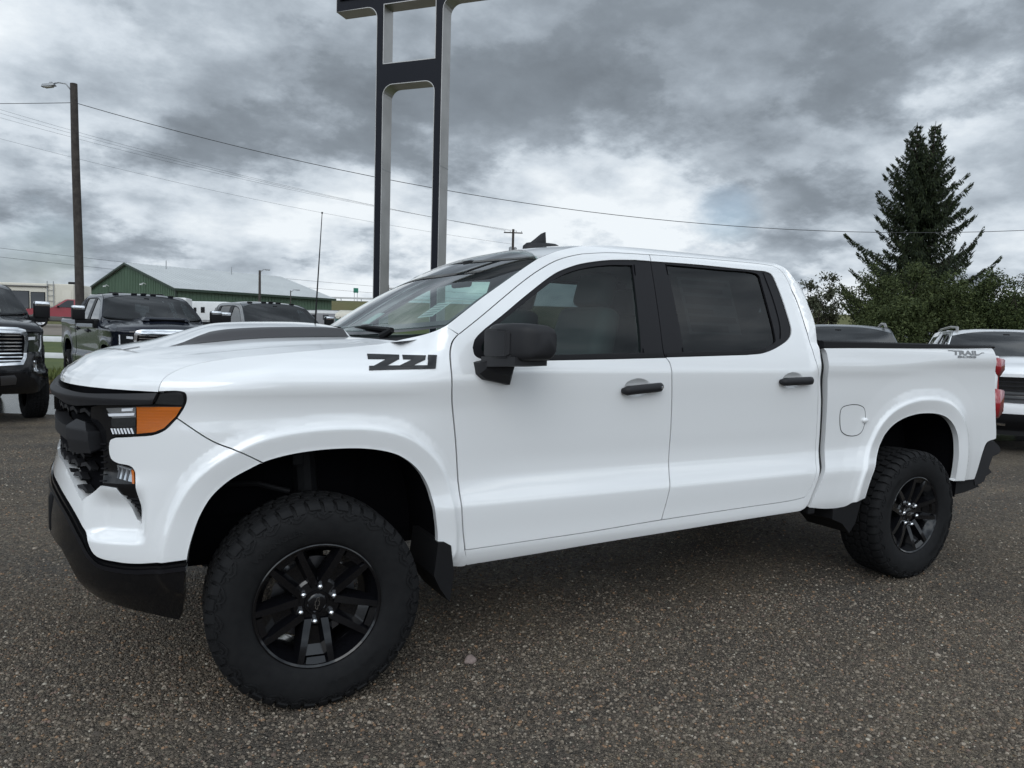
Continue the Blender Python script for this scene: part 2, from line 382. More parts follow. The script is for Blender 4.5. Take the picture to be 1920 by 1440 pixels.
ARCHR = np.array([(3.25, .46), (3.261, .518), (3.276, .584), (3.296, .647), (3.324, .715), (3.360, .790), (3.397, .858), (3.442, .928), (3.508, .982), (3.60, 1.020), (3.73, 1.045), (3.855, 1.0485), (3.969, 1.038), (4.067, 1.009), (4.142, .954), (4.188, .882), (4.208, .785), (4.214, .68), (4.214, .583), (4.205, .49)])
ARCHF = catmull(ARCHF, 8); ARCHR = catmull(ARCHR, 8)
def poly_dist(P, A):
    P = np.asarray(P); d = np.full(len(P), 9.)
    for i in range(len(A) - 1):
        a = A[i]; b = A[i+1] - a; t = np.clip(((P - a) @ b) / (b @ b), 0, 1)
        d = np.minimum(d, np.linalg.norm(P - a - t[:, None] * b, axis=1))
    return d
_dd = np.linspace(0, .4, 401); _FV = np.interp(_dd, [0., .012, .074, .082, .096, .13, .4], [.002, .004, .0160, .0145, .005, 0., 0.])
_RV = np.interp(_dd, [0., .012, .082, .090, .106, .16, .26, .4], [.008, .010, .0235, .0215, .010, .004, 0., 0.])
def woff(q, z):
    qi = np.clip((q + 1.7) / .02, 0, len(_qg) - 1.001); zi = np.clip((z - .3) / .004, 0, len(_zg) - 1.001)
    i = qi.astype(int); j = zi.astype(int); a = qi - i; b = zi - j
    o = (_W[i, j] * (1-a) * (1-b) + _W[i+1, j] * a * (1-b) + _W[i, j+1] * (1-a) * b + _W[i+1, j+1] * a * b)
    P = np.stack([q, z], 1)
    m = (q > -.75) & (q < .65)
    if m.any(): o[m] += np.interp(poly_dist(P[m], ARCHF), _dd, _FV) * np.clip((q[m] + .75) / .2, 0, 1)
    m = (q > -1.0) & (q < -.55) & (z > .6) & (z < 1.0)
    if m.any():
        sm = lambda v, a, b: (lambda u: u*u*(3-2*u))(np.clip((v - a) / (b - a), 0, 1))
        o[m] -= .045 * sm(q[m], -.855, -.775) * sm(q[m], -.60, -.66) * sm(z[m], .685, .735) * sm(z[m], .90, .80)
    m = (q > 2.9) & (q < 4.55)
    if m.any(): o[m] += np.interp(poly_dist(P[m], ARCHR), _dd, _RV)
    return o
def G(s, z, off=0.):
    s = np.atleast_1d(np.asarray(s, float)); z = np.atleast_1d(np.asarray(z, float))
    x = np.interp(s, _ps, _pl[:, 0]); y = np.interp(s, _ps, _pl[:, 1]); tx = np.interp(s, _ps, _tx); ty = np.interp(s, _ps, _ty)
    l = np.hypot(tx, ty); o = woff(s - S0, z) + off
    return np.stack([x - ty / l * o, -(y + tx / l * o), z], 1)      # near side: y negative
def arch_lines(A, ds):
    """curves that run parallel to a wheel opening, used as hard edges in the sheet metal"""
    t = np.gradient(A, axis=0); n = np.stack([-t[:, 1], t[:, 0]], 1); n /= np.linalg.norm(n, axis=1)[:, None]
    return [(A + n * d)[::2] for d in ds]
# ================================================================== the white pickup
TR = empty('pickup_truck')
tag(TR, 'white crew cab pickup with black wheels, mirrors and handles, nearest in the lot', 'pickup truck')
def SF(off=0.0):
    return lambda q, z: G(S0 + q, z, off)
def both(name, outline, mat, step=.02, hem=.015, holes=(), off=0.0, parent=TR, bstep=None, extra=()):
    a = panel(name, outline, SF(off), mat, parent, step, hem, holes, False, bstep=bstep, extra=extra)
    b = panel(name, outline, SF(off), mat, parent, step, hem, holes, True, bstep=bstep, extra=extra)
    return a, b
hood_cut = [(-.566, 1.236), (-.564, 1.251), (-.559, 1.269), (-.549, 1.287), (-.515, 1.311), (-.465, 1.33), (-.341, 1.353), (-.213, 1.368), (-.078, 1.382), (.02, 1.391), (.194, 1.408), (.33, 1.426), (.356, 1.433)]
fender_tail = [(.356, 1.433), (.446, 1.459), (.493, 1.478), (.533, 1.50)]
dfc = [(.586, 1.47), (.556, 1.44), (.543, 1.411), (.537, 1.382), (.535, 1.316), (.542, 1.205), (.554, 1.125), (.573, .988), (.590, .805), (.604, .65), (.620, .545)]
a_line = [(.586, 1.47), (.696, 1.546), (.814, 1.630), (.923, 1.706), (1.02, 1.767), (1.133, 1.825), (1.215, 1.853), (1.297, 1.873)]
roof_gap = [(1.297, 1.873), (1.463, 1.893), (1.722, 1.904), (2.034, 1.911), (2.33, 1.914), (2.537, 1.914), (2.628, 1.910)]
c_line = [(2.628, 1.910), (2.677, 1.887), (2.706, 1.842), (2.724, 1.759), (2.735, 1.662), (2.744, 1.547), (2.758, 1.422), (2.774, 1.345)]
c_cut = [(2.774, 1.345), (2.788, 1.303), (2.818, 1.12), (2.836, .869), (2.819, .736), (2.786, .655), (2.739, .598)]
b_cut = [(1.727, 1.904), (1.723, 1.866), (1.702, 1.633), (1.685, 1.408), (1.693, 1.38), (1.711, 1.356), (1.723, 1.278), (1.739, 1.144), (1.750, .982), (1.748, .819), (1.728, .691), (1.698, .572)]
door_bot = [(.620, .545), (.957, .550), (1.247, .555), (1.698, .570), (2.281, .582), (2.61, .588), (2.739, .598)]
rocker_bot = [(.640, .472), (.972, .481), (1.261, .491), (1.713, .502), (2.295, .516), (2.71, .523)]
ws_edge = [(.533, 1.50), (.624, 1.564), (.722, 1.631), (.841, 1.706), (.95, 1.774), (1.043, 1.829)]
ditch = [(1.043, 1.829), (1.094, 1.850), (1.142, 1.868), (1.208, 1.888), (1.31, 1.911), (1.45, 1.928), (1.70, 1.9385), (2.2, 1.941), (2.55, 1.939), (2.66, 1.930), (2.72, 1.905)]
c_rear = [(2.72, 1.905), (2.742, 1.823), (2.758, 1.70), (2.775, 1.60), (2.797, 1.438)]
dlo = [(.643, 1.413), (.657, 1.447), (.70, 1.486), (.801, 1.554), (.956, 1.661), (1.12, 1.764), (1.202, 1.798), (1.284, 1.823), (1.449, 1.853), (1.618, 1.867), (1.723, 1.868)]
dlo_r = [(1.726, 1.868), (2.011, 1.873), (2.40, 1.871), (2.545, 1.871)]
dlo_c = [(2.545, 1.871), (2.592, 1.855), (2.616, 1.778), (2.632, 1.642), (2.632, 1.540), (2.605, 1.500), (2.509, 1.451), (2.376, 1.411), (2.246, 1.399)]
def inset(seg, dx, dz=0): return [(a + dx, b + dz) for a, b in seg]
g_ = .0035
# front fender
arch_f = [tuple(p) for p in ARCHF]
i_cut = int(np.argmin(np.hypot(ARCHF[:, 0] + .217, ARCHF[:, 1] - .982)))
fr_cut = [(-.505, 1.143), (-.384, 1.059), (-.295, 1.021), tuple(ARCHF[i_cut])]
fender = join(hood_cut, fender_tail, [(.533, 1.50), (.586 - g_, 1.47 - g_)], inset(dfc, -g_), [(.617, .545), (.636, .472), (.56, .478)], [(.56, .478), (.49, .56)], arch_f[:i_cut - 1:-1], fr_cut[::-1],
              [(-.503, 1.146), (-.483, 1.179), (-.473, 1.208), (-.477, 1.233), (-.498, 1.2405), (-.566, 1.2385)])
FX = arch_lines(ARCHF, (.072, .078, .086, .096, .11)); RX = arch_lines(ARCHR, (.080, .086, .095, .106, .125))
fd = both('fender', fender, WHITE, step=.016, hem=.03, extra=FX)
# cab frame round the doors (A pillar, cant rail, C pillar, rocker)
def dshift(c, d):   # move outline outward/inward a little via centroid-free normal offset
    c = np.asarray(c); t = np.roll(c, -1, 0) - np.roll(c, 1, 0); n = np.stack([t[:, 1], -t[:, 0]], 1); n /= np.maximum(np.linalg.norm(n, axis=1), 1e-9)[:, None]
    return c + n * d
door_hole = join(dfc[::-1], a_line, roof_gap, c_line, c_cut, door_bot[::-1])
cabside = join(ws_edge, ditch, c_rear, [(2.797, 1.438), (2.806, 1.30), (2.842, 1.12), (2.862, .87), (2.845, .735), (2.806, .63), (2.76, .545), (2.71, .523)], rocker_bot[::-1], [(.640, .472), (.622, .540), (.585, 1.4685)], [(.585, 1.4685), (.5335, 1.5005)])
# two-piece: ring cut open at the front so that the triangulation stays simple
cabring = join(ws_edge, ditch, c_rear, [(2.797, 1.438), (2.806, 1.30), (2.842, 1.12), (2.862, .87), (2.845, .735), (2.806, .63), (2.76, .545), (2.71, .523)], rocker_bot[::-1], [(.640, .472), (.6205, .5445)], door_bot, c_cut[::-1], c_line[::-1], roof_gap[::-1], a_line[::-1], [(.586, 1.4705), (.534, 1.5005)])
both('cab_side', cabring, WHITE, step=.018, hem=.03)
# doors
bc = np.array(b_cut)
fdoor = join(inset(dfc[::-1], g_), inset(a_line, g_ * .8, -g_ * .8), inset([p for p in roof_gap if p[0] < 1.7] + [(1.727, 1.904)], -g_ * .5, -g_), [(1.7235, 1.90), (1.7195, 1.8685)], inset(dlo[::-1], 0)[1:], 
             [(.643, 1.413), (.649, 1.381), (.684, 1.364), (.825, 1.357), (1.044, 1.362), (1.34, 1.369), (1.689, 1.379)], inset(b_cut[4:], -g_), [(1.695, .5745)] , inset([p for p in door_bot[::-1] if p[0] < 1.69], 0, g_), [(.6235, .5485)])
rdoor = join([(1.7305, 1.900), (1.7265, 1.870)], dlo_r, dlo_c, [(2.246, 1.399), (1.70, 1.3815)], inset(b_cut[4:], g_), [(1.7015, .5745)], inset([p for p in door_bot if p[0] > 1.70], -g_ * .5, g_), inset(c_cut[::-1], -g_, g_ * .3), inset(c_line[::-1], -g_, -g_ * .5), inset([p for p in roof_gap[::-1] if p[0] > 1.73] + [(1.7305, 1.9045)], 0, -g_))
def cup_loop(cx, cz): return np.array([(cx + .082 * math.cos(a), cz + .046 * math.sin(a) * (1 + .25 * math.cos(a)**8)) for a in np.linspace(0, 2*math.pi, 32, endpoint=False)])
CUPS = [(1.515, 1.235), (2.585, 1.264)]
FD = both('front_door', fdoor, WHITE, step=.018, hem=.022, holes=[cup_loop(*CUPS[0])], extra=[[(a, z) for a in np.arange(.62, 1.76, .03)] for z in (.70, .726, .736, .748)])
RD = both('rear_door', rdoor, WHITE, step=.018, hem=.022, holes=[cup_loop(*CUPS[1])], extra=[[(a, z) for a in np.arange(1.72, 2.84, .03)] for z in (.70, .726, .736, .748)])
for k, mi in enumerate((False, True)):
    for (cx, cz), pr in zip(CUPS, (FD[k], RD[k])):
        def cf(q, z, cx=cx, cz=cz):
            r = np.clip(np.hypot((q - cx) / .082, (z - cz) / .046), 0, 1); return SF(0)(q, z) + np.stack([q*0, .030 * (1 - r**2.5), q*0], 1)
        panel('handle_cup', cup_loop(cx, cz), cf, WHITE, pr, .008, 0, (), mi)
# dark jamb strips behind the shut lines
def ribbon(name, line, off, wid, mat, parent, mirror, n_=None):
    c = catmull(line, 5); t = np.gradient(c, axis=0); nn = np.stack([-t[:, 1], t[:, 0]], 1); nn /= np.maximum(np.linalg.norm(nn, axis=1), 1e-9)[:, None]
    a = c + nn * wid / 2; b = c - nn * wid / 2
    X = np.vstack([SF(off)(a[:, 0], a[:, 1]), SF(off)(b[:, 0], b[:, 1])]); k = len(c)
    if mirror: X = X * [1, -1, 1]
    return mk(name, X, [[i, i+1, k+i+1, k+i] for i in range(k-1)], mat, parent)
for mi in (False, True):
    for ln in (dfc, a_line, roof_gap, c_line, c_cut, b_cut, door_bot):
        ribbon('door_seal', ln, -.016, .035, VOID, TR, mi)
    ribbon('door_seal', fr_cut, -.02, .03, VOID, TR, mi)
# window trim rings and panes
glF = join([(.705, 1.385), (.686, 1.408), (.737, 1.478), (.816, 1.538), (.949, 1.627), (1.06, 1.700), (1.153, 1.754), (1.278, 1.797), (1.442, 1.827), (1.60, 1.838)], [(1.60, 1.838), (1.548, 1.403)], [(1.548, 1.403), (1.048, 1.388), (.705, 1.385)])
glR = join([(1.827, 1.858), (2.005, 1.858), (2.196, 1.857), (2.480, 1.851), (2.496, 1.835)], [(2.496, 1.835), (2.497, 1.50), (2.49, 1.474), (2.417, 1.446), (2.332, 1.430), (2.059, 1.417), (1.819, 1.411)])
dloF = join(dlo, [(1.722, 1.866), (1.702, 1.633), (1.684, 1.408), (1.690, 1.380)], [(1.690, 1.380), (1.34, 1.370), (1.044, 1.363), (.825, 1.358), (.684, 1.365), (.649, 1.382), (.643, 1.413)])
dloR = join([(1.726, 1.8685), (1.706, 1.633), (1.689, 1.408), (1.698, 1.382)][::-1], dlo_r, dlo_c, [(2.246, 1.399), (1.698, 1.382)])
for k, mi in enumerate((False, True)):
    panel('window_trim', dloF, SF(-.006), SATIN, FD[k], .025, .02, [glF], mi)
    panel('window_trim', dloR, SF(-.006), SATIN, RD[k], .025, .02, [glR], mi)
    panel('window', dshift(glF, -.004), SF(-.016), FGLASS, FD[k], .05, 0, (), mi)
    panel('window', dshift(glR, -.004), SF(-.016), RGLASS, RD[k], .05, 0, (), mi)
    # division bars on the black pillar trim
    for ln, pr in (([(1.611, 1.842), (1.560, 1.403)], FD[k]), ([(1.822, 1.860), (1.812, 1.411)], RD[k]), ([(2.53, 1.862), (2.553, 1.70), (2.552, 1.56), (2.53, 1.49)], RD[k])):
        ribbon('pillar_line', ln, -.0045, .008, VOID, pr, mi)
    ribbon('belt_strip', [(.70, 1.374), (1.044, 1.376), (1.34, 1.383), (1.683, 1.393)], -.002, .016, BLKPL, FD[k], mi)
    ribbon('belt_strip', [(1.70, 1.395), (2.0, 1.404), (2.246, 1.411), (2.40, 1.428)], -.002, .016, BLKPL, RD[k], mi)
# bed side
arch_r = [tuple(p) for p in ARCHR]
bed_front = [(2.832, 1.444), (2.852, 1.425), (2.870, 1.30), (2.893, 1.15), (2.914, .90), (2.905, .778), (2.864, .676), (2.814, .587), (2.797, .541)]
i0 = int(np.argmin(np.abs(ARCHR[:20, 1] - .55))); i1 = len(ARCHR) - int(np.argmin(np.abs(ARCHR[::-1][:20, 1] - .59)))
bedside = join([(2.826, 1.444), (3.09, 1.449), (3.60, 1.455), (4.16, 1.464), (4.545, 1.474)], [(4.545, 1.474), (4.565, 1.40), (4.59, 1.30), (4.63, 1.0), (4.65, .88), (4.65, .85)], [(4.65, .85), (4.54, .826), (4.50, .76), (4.47, .65), (4.45, .578)], [(4.45, .578), (4.19, .585)],
               arch_r[i0:i1][::-1], [tuple(ARCHR[i0]), (3.16, .535), (3.10, .512), (2.95, .512), (2.79, .535)], bed_front[::-1])
BS = both('bed_side', bedside, WHITE, step=.016, hem=.035, extra=RX)
# bed gap filler between cab and box, bed rails, box, tailgate
for k, mi in enumerate((False, True)):
    ribbon('bed_gap_seal', [(2.812, 1.432), (2.824, 1.30), (2.862, 1.12), (2.882, .87), (2.868, .735), (2.826, .63), (2.785, .545)], -.028, .06, GREYPL, TR, mi)
    sg = 1 if mi else -1
    # rail cap follows the top of the bed side
    st = np.linspace(2.83, 4.56, 24); zt = np.interp(st, [2.83, 3.09, 3.6, 4.16, 4.545], [1.446, 1.451, 1.457, 1.466, 1.476])
    V = []; F = []
    for a, b in zip(st, zt):
        w = .966
        for (dy, zz) in ((0, b), (.006, b + .004), (.004, 1.482), (-.010, 1.489), (-.075, 1.489), (-.09, 1.482), (-.09, 1.40)):
            V.append((a, sg * (w + dy), zz))
    for i in range(len(st) - 1):
        for j in range(6):
            q = [i*7+j, (i+1)*7+j, (i+1)*7+j+1, i*7+j+1]; F.append(q if mi else q[::-1])
    F.append(list(range(7))); F.append([len(V)-7+j for j in range(7)])
    mk('bed_rail_cap', V, F, BLKPL, TR)
    # inner box wall
    mk('bed_wall', [(a_, sg * .88, b_) for a_, b_ in ((2.85, .86), (3.2, .86), (3.2, 1.10), (4.26, 1.10), (4.26, .86), (4.58, .86), (4.58, 1.46), (4.26, 1.46), (3.2, 1.46), (2.85, 1.46))], [[0, 1, 2, 8, 9], [2, 3, 7, 8], [3, 4, 5, 6, 7]], BLKPL, TR)
bm = bmesh.new(); b_box(bm, (3.72, 0, .84), (1.74, 1.14, .05), .0); b_box(bm, (2.868, 0, 1.16), (.04, 1.80, .58), .01)
bmk('bed_floor', bm, BLKPL, TR)
bm = bmesh.new(); b_box(bm, (4.585, 0, 1.165), (.07, 1.62, .60), .015); bmk('tailgate', bm, WHITE, TR, auto=35)
# tail lamps at the rear corners
for sg in (-1, 1):
    bm = bmesh.new()
    for z0, z1, xo in ((1.272, 1.410, .045), (.985, 1.195, .065)):
        pts = [(4.545 + xo, z1), (4.668 + xo, z1 - .012), (4.672 + xo, z0 + .05), (4.615 + xo, z0), (4.565 + xo, z0 + .03)]
        b_prism(bm, pts, sg * .80, sg * .962, axis=1)
    bmesh.ops.bevel(bm, geom=list(bm.edges), offset=.006, segments=2, affect='EDGES')
    tl = bmk('tail_lamp', bm, REDLENS, TR, auto=40)
    bm = bmesh.new(); b_prism(bm, [(4.62, 1.29), (4.66, 1.29), (4.675, 1.18), (4.64, 1.18)], sg * .80, sg * .950, axis=1); bmk('lamp_bridge', bm, REDLENS, tl)
    b2 = bmesh.new(); b_box(b2, (4.625, sg * .90, 1.14), (.05, .11, .56), .01); bmk('lamp_housing', b2, WHITE, tl, auto=35)
# rear bumper with corner step
bm = bmesh.new()
b_box(bm, (4.66, 0, .71), (.16, 1.50, .16), .02)
for sg in (-1, 1):
    b_prism(bm, [(4.53, .70), (4.60, .828), (4.69, .837), (4.785, .785), (4.80, .733), (4.70, .712), (4.665, .64), (4.61, .535), (4.49, .515), (4.47, .57)], sg * .70, sg * .935, axis=1)
bmesh.ops.bevel(bm, geom=list(bm.edges), offset=.012, segments=2, affect='EDGES')
rb = bmk('rear_bumper', bm, GREYPL, TR, auto=40)
for sg in (-1, 1):
    bm = bmesh.new(); b_prism(bm, [(4.60, .575), (4.76, .602), (4.90, .612), (4.97, .563), (4.90, .537), (4.62, .528)], sg * .56, sg * .80, axis=1)
    bmesh.ops.bevel(bm, geom=list(bm.edges), offset=.01, segments=2, affect='EDGES')
    sp = bmk('bumper_step', bm, GREYPL, rb, auto=40)
for sg in (-1, 1):
    bm = bmesh.new(); b_prism(bm, [(4.17, .60), (4.45, .58), (4.56, .515), (4.40, .49), (4.17, .47)], sg * .80, sg * .93, axis=1); bmk('bed_valance', bm, BLKPL, TR)

# ------------------------------------------------ hood
YB = G(S0 + np.array([a for a, b in hood_cut]), np.array([b for a, b in hood_cut]))
hx = -.560; hxr = .356
eL = np.array([0, 0, 0, .015, .05, .105, .24, .38, .53, .635, .825, .97, 1.0]); 
eT = np.array([0, .03, .06, .09, .125, .17, .27, .38, .52, .62, .81, .97, 1.0])
eX = YB[:, 0]; eY = -YB[:, 1]; eZ = np.array([b for a, b in hood_cut])
cT = np.array([0, .03, .06, .09, .125, .17, .27, .38, .52, .62, .81, .97, 1.0])
cX = np.array([-.898, -.893, -.878, -.85, -.80, -.72, -.55, -.37, -.20, -.08, .09, .20, .22])
cZ = np.array([1.236, 1.258, 1.277, 1.297, 1.334, 1.364, 1.400, 1.424, 1.443, 1.450, 1.454, 1.450, 1.447])
def hood_fn(t, v):
    t = np.clip(t, 0, 1); av = np.abs(v)
    ex, ey, ez = pchip(eT, eX, t), pchip(eT, eY, t), pchip(eT, eZ, t); cx, cz = pchip(cT, cX, t), pchip(cT, cZ, t)
    y = av * ey
    kf = np.interp(y / np.maximum(ey, .01), np.linspace(0, 1, 11), [0, .004, .02, .045, .085, .15, .24, .36, .52, .73, 1.0])    # nose sweep
    kr = av**2.2
    b = np.clip(t / .35, 0, 1); k = kf * (1 - b) + kr * b
    x = cx + (ex - cx) * k
    kz = av**(2.6 - .6 * np.clip(t / .2, 0, 1)) 
    z = cz + (ez - cz) * kz
    ss = lambda a, lo, hi: (lambda u: u*u*(3-2*u))(np.clip((a - lo) / (hi - lo), 0, 1))
    dome = ss(x, -.58, -.25) * (ss(y, .47, .385) * .030 + .022 * np.clip(1 - (y / .40)**2, 0, 1))
    dome -= ss(x, -.40, -.2) * ss(y, .10, .0) * 0
    z = z + dome - .008 * ss(y, .60, .66) * ss(y, .74, .68) * ss(t, .15, .4) * ss(t, 1.0, .8)
    # flat chamfer round the nose lip
    return np.stack([x, v * 0 + np.sign(v) * y, z], 1)
def hoodp(name, outline, mat, off=0.0, step=.02, hem=.0, parent=TR):
    def fn(t, v):
        X = hood_fn(t, v)
        if off: X = X + [0, 0, off]
        return X
    return panel(name, outline, fn, mat, parent, step, hem, h=.002)
HO = hoodp('hood', [(0, -.997), (0, .997), (1, .997), (1, -.997)], WHITE, step=.014, hem=.03)
# matt black stripes on the flanks of the raised dome
def tv_for(x, y):     # invert hood map roughly
    tt = np.linspace(.1, 1, 400); best = None
    for _ in range(3):
        pass
    vv = y / np.interp(tt, eT, eY); X = hood_fn(tt, vv)[:, 0]
    i = int(np.argmin(np.abs(X - x))); return tt[i], vv[i]
for sg in (-1, 1):
    lo = [tv_for(x, .474) for x in np.linspace(-.50, .25, 14)]; hi = [tv_for(x, .35) for x in np.linspace(-.33, .25, 12)]
    oc = [(a, sg * b) for a, b in lo] + [(a, sg * b) for a, b in hi[::-1]]
    hoodp('hood_stripe', oc, DECAL, off=.002, step=.02, parent=HO)
    lo = [tv_for(x, .36) for x in np.linspace(-.66, -.60, 4)]; hi = [tv_for(x, .335) for x in np.linspace(-.66, -.60, 4)]
    hoodp('hood_stripe', [(a, sg * b) for a, b in lo] + [(a, sg * b) for a, b in hi[::-1]], GREYDEC, off=.002, step=.02, parent=HO)
# wiper cowl
cv = []
for y in np.linspace(-.86, .86, 25):
    a = abs(y) / .86; xr = .20 + .16 * a**2.2; cv.append((xr - .01, y, 1.437 - .012 * a)); cv.append((xr + .22 + .03 * a, y, 1.452 + .03 * a**3))
mk('cowl', cv, [[2*i, 2*i+2, 2*i+3, 2*i+1] for i in range(24)], BLKPL, TR)

# ------------------------------------------------ windshield and roof
def wcurve(u):
    a = np.abs(u); y = u * (.915 + 0 * a)
    base = np.stack([.30 + .233 * a**2.0, u * .914, 1.452 + .048 * a**2.6], 1)
    top = np.stack([1.20 - .157 * a**2.2, u * .796, 1.926 - .097 * a**2.4], 1)
    return base, top
def ws_fn(u, t):
    b, tp = wcurve(u); n = np.array([-.46, 0, .89]); a = np.abs(u)
    return b + (tp - b) * t[:, None] + n * (.035 * 4 * t * (1 - t) * (1 - a**3))[:, None]
panel('windshield', [(-.985, .03), (.985, .03), (.985, 1), (-.985, 1)], lambda u, t: ws_fn(u, t), WSGLASS, TR, .06, 0, h=.002, flip=True)
def strip_ws(name, outline, mat, off, step=.04):
    return panel(name, outline, lambda u, t: ws_fn(u, t) + np.array([-.46, 0, .89]) * off, mat, TR, step, 0, h=.002, flip=True)
# black ceramic border
for nm, ol in (('windshield_border', [(-.99, .0), (.99, .0), (.99, .10), (.5, .075), (-.5, .075), (-.99, .10)]), ('windshield_border', [(-.99, .965), (.99, .965), (.99, 1.0), (-.99, 1.0)]),
               ('windshield_border', [(-.995, .0), (-.96, .08), (-.955, 1.0), (-.995, 1.0)]), ('windshield_border', [(.995, .0), (.995, 1.0), (.955, 1.0), (.96, .08)])):
    strip_ws(nm, ol, BLKGLOSS, -.003)
dX = np.array([p[0] for p in ditch]); dP = G(S0 + dX, np.array([p[1] for p in ditch]))
def roof_fn(u, x):
    a = np.abs(u)
    # front edge follows the windshield head, rear edge the back of the cab
    xs = np.clip(x, 0, 1)
    ex = 1.043 + xs * (2.735 - 1.043); ew = np.interp(ex, dP[:, 0], -dP[:, 1]); ez = np.interp(ex, dP[:, 0], dP[:, 2])
    cx = 1.20 + xs * (2.70 - 1.20); cz = pchip([1.20, 1.35, 1.6, 1.9, 2.3, 2.6, 2.70], [1.930, 1.953, 1.972, 1.982, 1.979, 1.966, 1.955], cx)
    k = a**2.2; X = cx + (ex - cx) * k; Z = cz + (ez - cz) * np.where(a < 1, a**2.8, 1)
    return np.stack([X, u * ew * .985, Z - .004 * a**6], 1)
RF = panel('roof', [(-1, 0), (1, 0), (1, 1), (-1, 1)], roof_fn, WHITE, TR, .03, .02, h=.002, flip=True)
# roof ditch mouldings
for sg in (-1, 1):
    bm = bmesh.new(); b_tube(bm, [(p[0], sg * (-p[1]) * .988, p[2] - .005) for p in dP[:-1]], .005, 6); bmk('roof_moulding', bm, BLKPL, RF)
panel('headliner', [(-.97, .02), (.97, .02), (.97, .99), (-.97, .99)], lambda u, x: roof_fn(u, x) - [0, 0, .045], LINER, TR, .08, 0, h=.002)
# back of the cab with its window
def back_fn(y, z):
    a = np.clip(np.abs(y) / np.interp(z, [.9, 1.44, 1.90, 1.95], [.95, .93, .72, .68]), 0, 1)
    x = np.interp(z, [.55, 1.44, 1.6, 1.82, 1.93], [2.825, 2.770, 2.745, 2.705, 2.655]) + .015 * (1 - a**4)
    return np.stack([x, y, z], 1)
bwin = np.array([(-.62, 1.47), (.62, 1.47), (.58, 1.80), (-.58, 1.80)])
panel('cab_back', [(-.93, .60), (.93, .60), (.910, 1.44), (.845, 1.60), (.750, 1.82), (.69, 1.90), (.58, 1.935), (-.58, 1.935), (-.69, 1.90), (-.750, 1.82), (-.845, 1.60), (-.910, 1.44)], back_fn, WHITE, TR, .05, .02, [bwin])
panel('rear_window', bwin, back_fn, RGLASS, TR, .1, 0)
# antenna fin on the roof
zf = 1.966
bm = bmesh.new()
def fin_loft(bm, secs):
    rings = [[bm.verts.new(p) for p in s_] for s_ in secs]
    for a, b in zip(rings, rings[1:]):
        n = len(a)
        for k in range(n): bm.faces.new((a[k], a[(k+1) % n], b[(k+1) % n], b[k]))
    bm.faces.new(rings[0][::-1]); bm.faces.new(rings[-1])
secs = []
for zz, x0, x1, w in ((-.03, -.11, .12, .046), (.010, -.105, .118, .044), (.026, -.085, .110, .034), (.033, -.05, .095, .016)):
    secs.append([(x0 + (x1 - x0) * (.5 - .5 * math.cos(2*math.pi*k/16)), w * math.sin(2*math.pi*k/16), zz) for k in range(16)])
fin_loft(bm, secs)
secs = []
for zz, x0, x1, w in ((.02, -.075, .035, .013), (.05, -.035, .033, .009), (.078, .0, .030, .006), (.088, .022, .029, .004)):
    secs.append([(x0 + (x1 - x0) * (.5 - .5 * math.cos(2*math.pi*k/12)), w * math.sin(2*math.pi*k/12), zz) for k in range(12)])
fin_loft(bm, secs)
fo = bmk('roof_antenna', bm, GREYPL, TR, auto=45, loc=(1.515, -.02, zf + .012)); fo.scale = (1.12, 1.12, 1.15)
# whip antenna on the far fender
bm = bmesh.new(); b_tube(bm, [(.40, .80, 1.42), (.402, .80, 1.47), (.44, .80, 2.18)], [.009, .0055, .0022], 6); b_tube(bm, [(.44, .80, 2.18), (.4405, .80, 2.19)], .005, 6)
bmk('whip_antenna', bm, BLKPL, TR)
# wipers
for x0, y0, x1, y1 in ((.40, -.62, .33, -.05), (.34, .02, .33, .60)):
    a = Vector((x0, y0, 1.478)); b = Vector((x1 + .03, y1, 1.478))
    bm = bmesh.new(); b_tube(bm, [a, a.lerp(b, .5) + Vector((-.01, 0, .012)), b], [.012, .009, .007], 6); b_tube(bm, [a + Vector((-.03, .05, -.03)), a], [.02, .014], 8)
    bmk('wiper', bm, BLKPL, TR)

# ------------------------------------------------ front end
bumper_white = join([(-.5095, 1.137)], [(a - .002, b - .0045) for a, b in fr_cut], [tuple(p) for p in ARCHF[:i_cut]][::-1], [(-.473, .631), (-.56, .626), (-.63, .620), (-.71, .624), (-.795, .643), (-.848, .735), (-.93, .80), (-1.057, .845), (-1.25, .868), (-1.59, .875)], [(-1.59, .875), (-1.59, .955)],
    [(-1.59, .955), (-1.25, .945), (-1.05, .925), (-.941, .880), (-.865, .828)], [(-.865, .828), (-.785, .889)], [(-.785, .889), (-.724, .884)], [(-.724, .884), (-.662, .767)], [(-.662, .767), (-.636, .756)], [(-.636, .756), (-.643, .853), (-.650, .945)], [(-.650, .945), (-.660, .962), (-.676, .970), (-.718, .976), (-.744, .989), (-.754, 1.016), (-.749, 1.055), (-.728, 1.066)], [(-.728, 1.066), (-.65, 1.073), (-.585, 1.081), (-.546, 1.099), (-.5095, 1.137)])
both('bumper_cover', bumper_white, WHITE, step=.013, hem=.05, extra=FX)
bumper_black = join([(-.470, .619), (-.56, .614), (-.63, .608), (-.71, .612), (-.80, .630), (-.856, .722), (-.935, .787), (-1.057, .832), (-1.25, .856), (-1.59, .863)], [(-1.59, .863), (-1.59, .66)], [(-1.59, .66), (-1.2, .652), (-1.0, .63)], [(-1.0, .63), (-.955, .58), (-.915, .47)], [(-.915, .47), (-.88, .444), (-.781, .430), (-.599, .396), (-.52, .376)], [(-.52, .376), (-.497, .438), (-.476, .60), (-.470, .619)])
bl = both('bumper_lower', bumper_black, BLKGLOSS, step=.02, hem=.05, off=.004)
